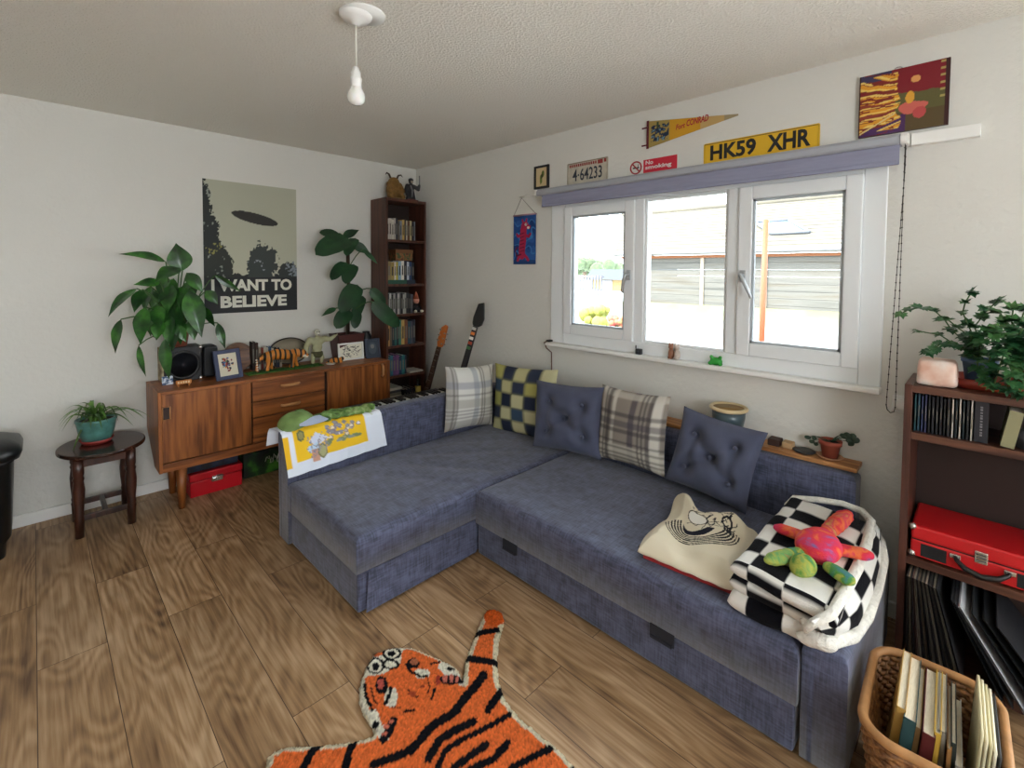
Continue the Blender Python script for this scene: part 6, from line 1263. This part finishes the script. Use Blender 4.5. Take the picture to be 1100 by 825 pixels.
o_ = solo('salt_lamp', q, ramp_mat('rock_salt', [(.3, '#dcae98'), (.5, '#e8cbbb'), (.72, '#f0e6de')], 16, .55, bump=.3, bscale=60), 'pale pink rock salt lamp on top of the low bookcase', 'lamp')
md = o_.modifiers.new('weld', 'WELD'); md.merge_threshold = .001
t = thing('plant_tray', 'red terracotta coloured plant tray on the low bookcase', 'tray', (2.345, -.06, TZ))
q = MB(); loft(q, [(rrect(2.345, -.065, .16, .26, .03), TZ), (rrect(2.345, -.065, .175, .275, .03), TZ+.034), (rrect(2.345, -.065, .167, .267, .03), TZ+.034), (rrect(2.345, -.065, .152, .252, .03), TZ+.005)]); part(t, 'tray', q, mat('red_tray', '#8c2f20', .4))
M_ivy = ramp_mat('ivy_leaf', [(.3, '#163a24'), (.5, '#2a5c34'), (.72, '#5c8a4c')], 14, .4)
def ivy_leaf(mb, c, out, up, size):
    c = Vector(c); out = Vector(out).normalized(); s_ = out.cross(Vector(up))
    if s_.length < 1e-3: s_ = out.orthogonal()
    s_.normalize(); n = s_.cross(out); pts = [(0, 0), (.30, -.06), (.52, .14), (.34, .30), (.44, .62), (.18, .62), (0, 1.0), (-.18, .62), (-.44, .62), (-.34, .30), (-.52, .14), (-.30, -.06)]
    vs = [c+s_*(x*size)+out*(y*size)+n*(size*(.22*abs(x)-.18*max(0, y)**2)) for x, y in pts]; ctr = c+out*(.35*size); vs.append(ctr); k = len(pts)
    mb.add(vs, [(i, (i+1) % k, k) for i in range(k)], 0, True)
def sprig(ml, ms, pts, n, size, rr, r_=.0022):
    pts = [Vector(p) for p in pts]; L = [0]
    for a, b in zip(pts[:-1], pts[1:]): L.append(L[-1]+(b-a).length)
    sm = []
    for k in range(n+1):
        d = L[-1]*k/n; i = max(j for j in range(len(L)) if L[j] <= d+1e-9); i = min(i, len(pts)-2); q_ = (d-L[i])/max(1e-6, L[i+1]-L[i]); p = pts[i].lerp(pts[i+1], q_); p = p+Vector((rr.uniform(-.006, .006), rr.uniform(-.006, .006), rr.uniform(-.004, .006))); sm.append(p)
    ms.tube(sm, r_, 5)
    for k in [q_*.5 for q_ in range(1, 2*n+1)]:
        k = int(math.ceil(k)); d = (sm[k]-sm[k-1]).normalized(); s_ = d.cross(Vector((0, 0, 1))); s_ = s_.normalized() if s_.length > .1 else Vector((0, 1, 0))
        for sg in (-1, 1):
            o = (s_*sg*rr.uniform(.5, 1)+d*rr.uniform(.1, .7)+Vector((-.25, 0, rr.uniform(-.5, .35)))); ivy_leaf(ml, sm[k], o, (rr.uniform(-.6, 0), rr.uniform(-.4, .4), 1), size*rr.uniform(.85, 1.35))
    ivy_leaf(ml, sm[-1], sm[-1]-sm[-2], (0, 0, 1), size)
def pot(t, c, r0, r1, h, m_, rimr=.004): 
    part(t, 'pot', MB().lathe([(.0, 0), (r0, 0), (r1, h*.86), (r1+rimr, h*.86), (r1+rimr, h), (r1-.003, h), (r1-.006, h*.9), (.0, h*.88)], c), m_); part(t, 'soil', MB().lathe([(r1-.005, h*.91), (.0, h*.93)], c), M_soil)
c = Vector((2.335, .012, TZ+.006)); t = thing('ivy', 'spreading ivy in a blue pot on the low bookcase beside the salt lamp', 'houseplant', c); pot(t, c, .034, .045, .095, mat('blue_pot', '#4f6688', .45)); hub = c+Vector((0, 0, .09)); ml, ms = MB(), MB(); rr = random.Random(17)
for (path, n, sz) in (([(1020, 350, 2.30), (1000, 333, 2.26), (982, 331, 2.22), (967, 337, 2.18)], 8, .030), ([(1038, 345, 2.33), (1033, 330, 2.33), (1041, 313, 2.34)], 6, .030), ([(1030, 372, 2.29), (1012, 368, 2.25), (996, 378, 2.20)], 7, .028), ([(1010, 362, 2.29), (986, 356, 2.25)], 3, .028), ([(1046, 350, 2.33), (1058, 335, 2.34), (1070, 325, 2.36)], 6, .034), ([(1040, 360, 2.27), (1030, 350, 2.24), (1020, 345, 2.22)], 5, .032), ([(1045, 378, 2.27), (1052, 394, 2.23), (1060, 408, 2.20)], 7, .028), ([(1050, 360, 2.26), (1062, 352, 2.22), (1075, 350, 2.2)], 6, .033), ([(1040, 366, 2.26), (1044, 358, 2.22)], 4, .032)):
    sprig(ml, ms, [hub]+[at(u, v, 0, X) for (u, v, X) in path], n, sz, rr)
part(t, 'foliage', ml, M_ivy, fixn=False); part(t, 'stems', ms, M_stem)
c = Vector((2.34, -.125, TZ+.006)); t = thing('trailing_ivy', 'dense dark green trailing ivy at the right end of the low bookcase tray', 'houseplant', c); pot(t, c, .04, .052, .10, M_terra); hub = c+Vector((0, 0, .095)); ml, ms = MB(), MB()
for (path, n, sz) in (([(1085, 350, 2.3), (1075, 338, 2.28), (1062, 330, 2.28)], 7, .036), ([(1088, 345, 2.3), (1090, 332, 2.3)], 5, .036), ([(1095, 350, 2.3), (1103, 335, 2.3)], 5, .036), ([(1078, 368, 2.27), (1066, 380, 2.22), (1062, 398, 2.19)], 9, .030), ([(1082, 372, 2.26), (1075, 392, 2.20), (1070, 412, 2.175)], 10, .030), ([(1088, 375, 2.25), (1086, 395, 2.19), (1083, 418, 2.17)], 10, .030), ([(1096, 372, 2.25), (1097, 398, 2.19), (1096, 422, 2.17)], 10, .030), ([(1105, 370, 2.25), (1112, 400, 2.19), (1116, 424, 2.17)], 9, .030), ([(1080, 360, 2.25), (1070, 358, 2.22), (1058, 366, 2.2)], 8, .032), ([(1092, 362, 2.24), (1098, 352, 2.2)], 6, .034), ([(1108, 362, 2.25), (1125, 365, 2.22), (1140, 380, 2.2)], 7, .034), ([(1085, 366, 2.24), (1078, 374, 2.2), (1072, 376, 2.18)], 7, .032)):
    sprig(ml, ms, [hub]+[at(u, v, 0, X) for (u, v, X) in path], n, sz, rr)
part(t, 'foliage', ml, M_ivy, fixn=False); part(t, 'stems', ms, M_stem)
pg = MB().box(XB-.012, XB, .262, .206, .855, .925).box(XB-.045, XB-.012, .258, .215, .868, .912); solo('plug_socket', pg, M_white, 'white plug in its socket on the wall beside the low bookcase', 'socket', bevel=.004)

# ------------------------------------------------------------------ wicker basket of books
e1 = Vector((-.9992, -.04, 0)); e2 = Vector((.04, -.9992, 0)); A0 = Vector((1.80, .205, 0)); BW, BD, BH = .375, .262, .285
def bk_pt(a, b, z): p = A0+e1*a+e2*b; return Vector((p.x, p.y, z))
bs = thing('wicker_basket', 'brown wicker basket full of books on the floor beside the sofa end', 'basket', bk_pt(BW/2, BD/2, 0))
M_wick = ramp_mat('wicker', [(.35, '#6a4426'), (.6, '#9a6c40'), (.75, '#b98a58')], 60, .6)
def bring(z, grow, n=96, wob=0, ph=0):
    out = []; base = rrect(BW/2, BD/2, BW+2*grow, BD+2*grow, .075, 23)
    for k, (a, b) in enumerate(base):
        s_ = wob*math.cos(math.pi*k/3+ph); dx, dy = a-BW/2, b-BD/2; l = math.hypot(dx, dy); out.append(bk_pt(a+dx/l*s_, b+dy/l*s_, z))
    return out
q = MB()
for k in range(22): q.tube(bring(.010+.0122*k, -.03+.03*k/21, wob=.0042, ph=math.pi*(k % 2)), .0068, 6, closed=True)
for k in range(0, 96, 6): p0, p1 = bring(.0, -.03)[k], bring(BH, 0)[k]; q.tube([p0, p1], .0045, 6)
part(bs, 'woven_wall', q, M_wick); part(bs, 'rim', MB().tube(bring(BH, .002), .0115, 10, closed=True), mat('cane_rim', '#b08050', .5, var=.15, vscale=30))
n = 96; r0 = bring(.006, -.035); part(bs, 'bottom', MB().add(r0, [tuple(range(len(r0)))]), M_wick)
bks = [(.030, .026, .345, .19, '#b08a44', 'tan and yellow book standing at the left end of the wicker basket', 7), (.066, .034, .335, .20, '#2a4a4c', 'white paged teal book standing second from the left in the wicker basket', 6), (.098, .016, .315, .19, '#b08a58', 'slim tan book in the wicker basket right of the teal book', 5), (.128, .034, .320, .20, '#5a1c1c', 'maroon covered white paged book near the middle of the wicker basket', 5), (.158, .018, .325, .19, '#c9a23c', 'white and gold book with a blue stripe in the wicker basket', 4), (.184, .022, .325, .18, '#7a766e', 'ragged grey book in the middle of the wicker basket', 2), (.206, .012, .300, .19, '#a67844', 'thin tan book in the wicker basket right of the ragged grey one', 2), (.224, .014, .310, .18, '#26302c', 'white edged black book in the wicker basket', 1), (.246, .018, .270, .19, '#c8c4bc', 'low white book in the wicker basket beside the tall cream magazines', 0)]
for (b, th, zt_, wd, c_, lab, ang) in bks:
    b, th, wd = .026+(b-.018)*.68, th*.72, wd*1.3
    M = Matrix((e1, e2, Vector((0, 0, 1)))).transposed().to_4x4(); M.translation = bk_pt(.055, b, .014); M = M @ Matrix.Rotation(R_(-ang), 4, 'X'); hz = zt_-.02
    t = thing('book', lab, 'book', bk_pt(.055+wd/2, b, .014), 'books in the wicker basket'); q = MB(); q.box(0, wd, -th/2, -th/2+.002, 0, hz, 0, M).box(0, wd, th/2-.002, th/2, 0, hz, 0, M).box(wd-.002, wd, -th/2, th/2, 0, hz, 0, M); part(t, 'cover', q, mat('basket_book_'+c_[1:], c_, .6)); part(t, 'page_block', MB().box(.003, wd-.002, -th/2+.002, th/2-.002, .003, hz-.004, 0, M), mat('aged_pages', '#d6cdb6', .9, var=.1, vscale=50, stretch=(1, 12, .3)))
for k in range(5):
    M = Matrix((e1, e2, Vector((0, 0, 1)))).transposed().to_4x4(); M.translation = bk_pt(.06, .198+.0075*k, .014); q = MB()
    q.grid(lambda a, b, k=k: M @ Vector((.23*a, .028*b*b-.012*b+.006*math.sin(3*b), (.340-.008*k)*b)), 8, 14); 
    o_ = solo('magazine', q, mat('cream_magazine_%d' % k, ['#cfc49c', '#d6cdac', '#c4ba90', '#dad2b8', '#24221e'][k], .6), '%s cream magazine from the left curling out of the wicker basket' % ordn[k] if k < 4 else 'dark backed magazine, last on the right in the wicker basket', 'magazine', 'magazines in the wicker basket'); md = o_.modifiers.new('thickness', 'SOLIDIFY'); md.thickness = .0055

# ------------------------------------------------------------------ tiger shaped rug
FZ = 0.016
def F(u, v): p = at(u, v, 2, FZ); return (p.x, p.y)
outline = [F(u, v) for (u, v) in ((520.6, 656.5), (525, 653.5), (531, 653), (538, 655.5), (541, 660), (541.5, 669), (536, 687), (534.7, 707), (536, 730), (543, 750), (557.6, 768), (575.5, 783.5), (595.7, 799), (616, 819))]
far_ = [(1.02, .73), (.96, .62), (.93, .50), (1.0, .40), (1.06, .28), (1.03, .17), (.94, .14), (.84, .26), (.74, .36), (.66, .30), (.55, .12), (.42, -.06), (.36, -.05), (.44, .16), (.56, .38), (.50, .50), (.40, .56), (.25, .60), (.13, .66), (.10, .76), (.18, .82), (.32, .80), (.42, .86), (.45, .98), (.40, 1.08), (.30, 1.17), (.24, 1.24), (.26, 1.32), (.33, 1.37)]
outline += far_
outline += [F(u, v) for (u, v) in ((284.5, 821.6), (287, 812), (293.5, 806), (307, 800), (345, 798.5), (376, 795), (399, 789.5), (401, 786), (399, 779), (391, 768), (385.4, 752), (385.6, 736), (392, 716), (402, 701), (417, 695), (432, 693.5), (446, 695), (460, 701), (472, 706), (486, 713), (495, 722), (497.5, 733), (497, 725), (499, 709.5), (507, 689), (515, 669))]
xs = [p[0] for p in outline]; ys = [p[1] for p in outline]; st_ = .005; X0, X1, Y0, Y1 = min(xs)-.01, max(xs)+.01, min(ys)-.01, max(ys)+.01; nx, ny = int((X1-X0)/st_), int((Y1-Y0)/st_)
gx, gy = np.meshgrid(X0+np.arange(nx+1)*st_, Y0+np.arange(ny+1)*st_); gx = gx.ravel(); gy = gy.ravel()
# the rug's own drawing, laid out in the plane of the pile
dx = gx*CF.x+gy*CF.y+(FZ-EYE)*CF.z; PU = 550+F_PX*(gx*CR.x+gy*CR.y+(FZ-EYE)*CR.z)/dx; PV = CY-F_PX*(gx*CU.x+gy*CU.y+(FZ-EYE)*CU.z)/dx
wp = Paint(gx, gy, '#ffffff'); inside = wp.poly_mask(outline); edge_d = wp.dist(outline+outline[:1])
OR_, BK, WH, PK = '#e06c34', '#0c0d12', '#ddd8c6', '#b9564a'
p = Paint(PU, PV, OR_)
p.put((edge_d < .020) & ((PV > 740) | (PU > 500)), '#d8cdb0'); p.put((edge_d < .014), '#d8cdb0')
p.put((np.hypot(PU-531, PV-662) < 11), '#d95f22')
def S(pts, w_, c_=BK): p.stroke(pts, w_, c_)
S([(519.5, 725), (513, 734), (499, 750), (488, 765.5), (463.5, 780), (450, 797), (437, 808), (401, 821.6)], 9.5); S([(539.7, 741), (533, 750), (524, 763)], 8); S([(547.5, 767.5), (524, 781), (495, 795), (479, 806), (470, 824), (462, 850)], 6.5); S([(509, 775), (490, 783.5), (472, 795), (460, 816)], 9)
S([(521.7, 800), (504, 812.6), (488, 824), (470, 850)], 8.5); S([(545, 798), (531, 815), (506, 826), (490, 850)], 8.5); S([(591, 804), (569, 815), (551, 824), (530, 850)], 8.5); S([(622, 820), (605, 840)], 9); S([(534, 677), (520, 679), (508, 682)], 6); S([(533, 712), (515, 709), (500.5, 706.5)], 7.5)
S([(345, 797), (335, 808), (325, 826), (320, 850)], 8); S([(382, 793), (376, 806), (370, 826), (362, 850)], 8)
def fc(x, y): return (370+x/6.871, 680+y/6.871)
def E_(x, y, rx, ry, c_, ring=None): a = fc(x, y); p.ell(a[0], a[1], rx/6.871, ry/6.871, c_, ring)
def SS(pts, w_, c_=BK): p.stroke([fc(*q_) for q_ in pts], w_/6.871, c_)
SS([(440, 105), (320, 110), (200, 190), (130, 330), (112, 450), (140, 540), (190, 600)], 46, WH); p.poly([fc(*q_) for q_ in ((200, 190), (300, 110), (430, 110), (415, 215), (300, 300), (160, 320))], WH); E_(245, 145, 36, 28, OR_)
SS([(215, 600), (240, 690), (300, 760)], 75, WH); SS([(735, 250), (800, 310), (860, 345)], 85, WH)
E_(228, 242, 58, 55, WH); E_(228, 242, 58, 55, BK, .13); E_(232, 248, 26, 28, BK); E_(350, 148, 62, 42, WH); E_(350, 148, 62, 42, BK, .14); E_(348, 152, 30, 20, BK); E_(340, 232, 55, 30, WH); E_(340, 232, 55, 30, BK, .2); E_(330, 196, 30, 12, BK)
E_(345, 475, 50, 75, WH); E_(570, 300, 62, 36, WH); E_(275, 385, 48, 65, BK); E_(268, 375, 26, 38, PK); E_(510, 222, 46, 40, BK); E_(515, 210, 28, 26, '#a8664a'); SS([(345, 405), (330, 460), (300, 520)], 26); SS([(455, 235), (500, 290), (560, 320), (610, 320)], 22); E_(575, 298, 26, 16, WH)
SS([(150, 380), (160, 470), (205, 565)], 24); SS([(195, 400), (215, 480), (240, 530)], 12); SS([(700, 215), (640, 225)], 16); SS([(615, 340), (630, 400), (615, 440)], 9); SS([(668, 410), (645, 485)], 18); SS([(470, 420), (540, 470)], 13); SS([(445, 580), (520, 568)], 20); E_(580, 397, 20, 14, '#8a3a24'); E_(500, 448, 26, 22, '#a8482c'); SS([(360, 545), (420, 555)], 8)
E_(230, 675, 26, 26, BK); E_(785, 262, 30, 16, BK); SS([(362, 645), (330, 720), (285, 790)], 62); E_(310, 690, 24, 18, '#d0705a'); E_(298, 742, 22, 16, '#d0705a'); E_(345, 655, 16, 14, '#d0705a'); E_(790, 345, 88, 36, BK); E_(742, 335, 20, 28, '#c87060'); E_(790, 335, 18, 28, '#c87060'); E_(832, 338, 14, 24, '#c87060'); E_(690, 350, 18, 40, '#a03a2a')
rest = PV > 838                                  # the part of the rug beyond the lower edge of the photograph
for k in range(9): wq = Paint(gx, gy, OR_); p.put((wq.dist([(.30+.08*k, .98-.07*k), (.42+.07*k, .80-.04*k), (.48+.06*k, .70-.06*k)]) < .012) & rest, BK)
for (a, b) in (((.40, .10), (.46, .07)), ((.46, .24), (.52, .20)), ((.95, .30), (1.03, .30)), ((.97, .22), (1.04, .20)), ((.18, .68), (.2, .80)), ((.28, .62), (.3, .78))): p.put((wq.dist([a, b]) < .014) & rest, BK)
idx = -np.ones(len(gx), int); cell = inside.reshape(ny+1, nx+1); quad = cell[:-1, :-1] & cell[1:, :-1] & cell[:-1, 1:] & cell[1:, 1:]
mb = MB(); rng = np.random.default_rng(3); cols = []; jit = rng.normal(0, 1, (len(gx), 3))
def vid(j, i):
    k = j*(nx+1)+i
    if idx[k] < 0: idx[k] = len(mb.v); mb.v.append((float(gx[k]+jit[k, 0]*.0009), float(gy[k]+jit[k, 1]*.0009), float(FZ+jit[k, 2]*.0011-(.006 if edge_d[k] < .006 else .002 if edge_d[k] < .012 else 0)))); cols.append(p.c[k]*(1+.17*jit[k, 2]))
    return int(idx[k])
from collections import Counter
ed = {}
for j in range(ny):
    for i in range(nx):
        if quad[j, i]:
            f = (vid(j, i), vid(j, i+1), vid(j+1, i+1), vid(j+1, i)); mb.f.append(f); mb.m.append(0); mb.sm.append(True)
            for a, b in zip(f, f[1:]+f[:1]):
                if (b, a) in ed: del ed[(b, a)]
                else: ed[(a, b)] = 1
low = {}
for (a, b) in list(ed):
    for q_ in (a, b):
        if q_ not in low: low[q_] = len(mb.v); v = mb.v[q_]; mb.v.append((v[0], v[1], .0005)); cols.append(cols[q_])
    mb.f.append((b, a, low[a], low[b])); mb.m.append(0); mb.sm.append(False)
mb.c = np.clip(np.array(cols), 0, 1)
solo('tiger_rug', mb, paint_mat('rug_pile', 1.0, .9, 420, .05, .02), 'orange and black tiger shaped rug on the wooden floor', 'rug', fixn=False)
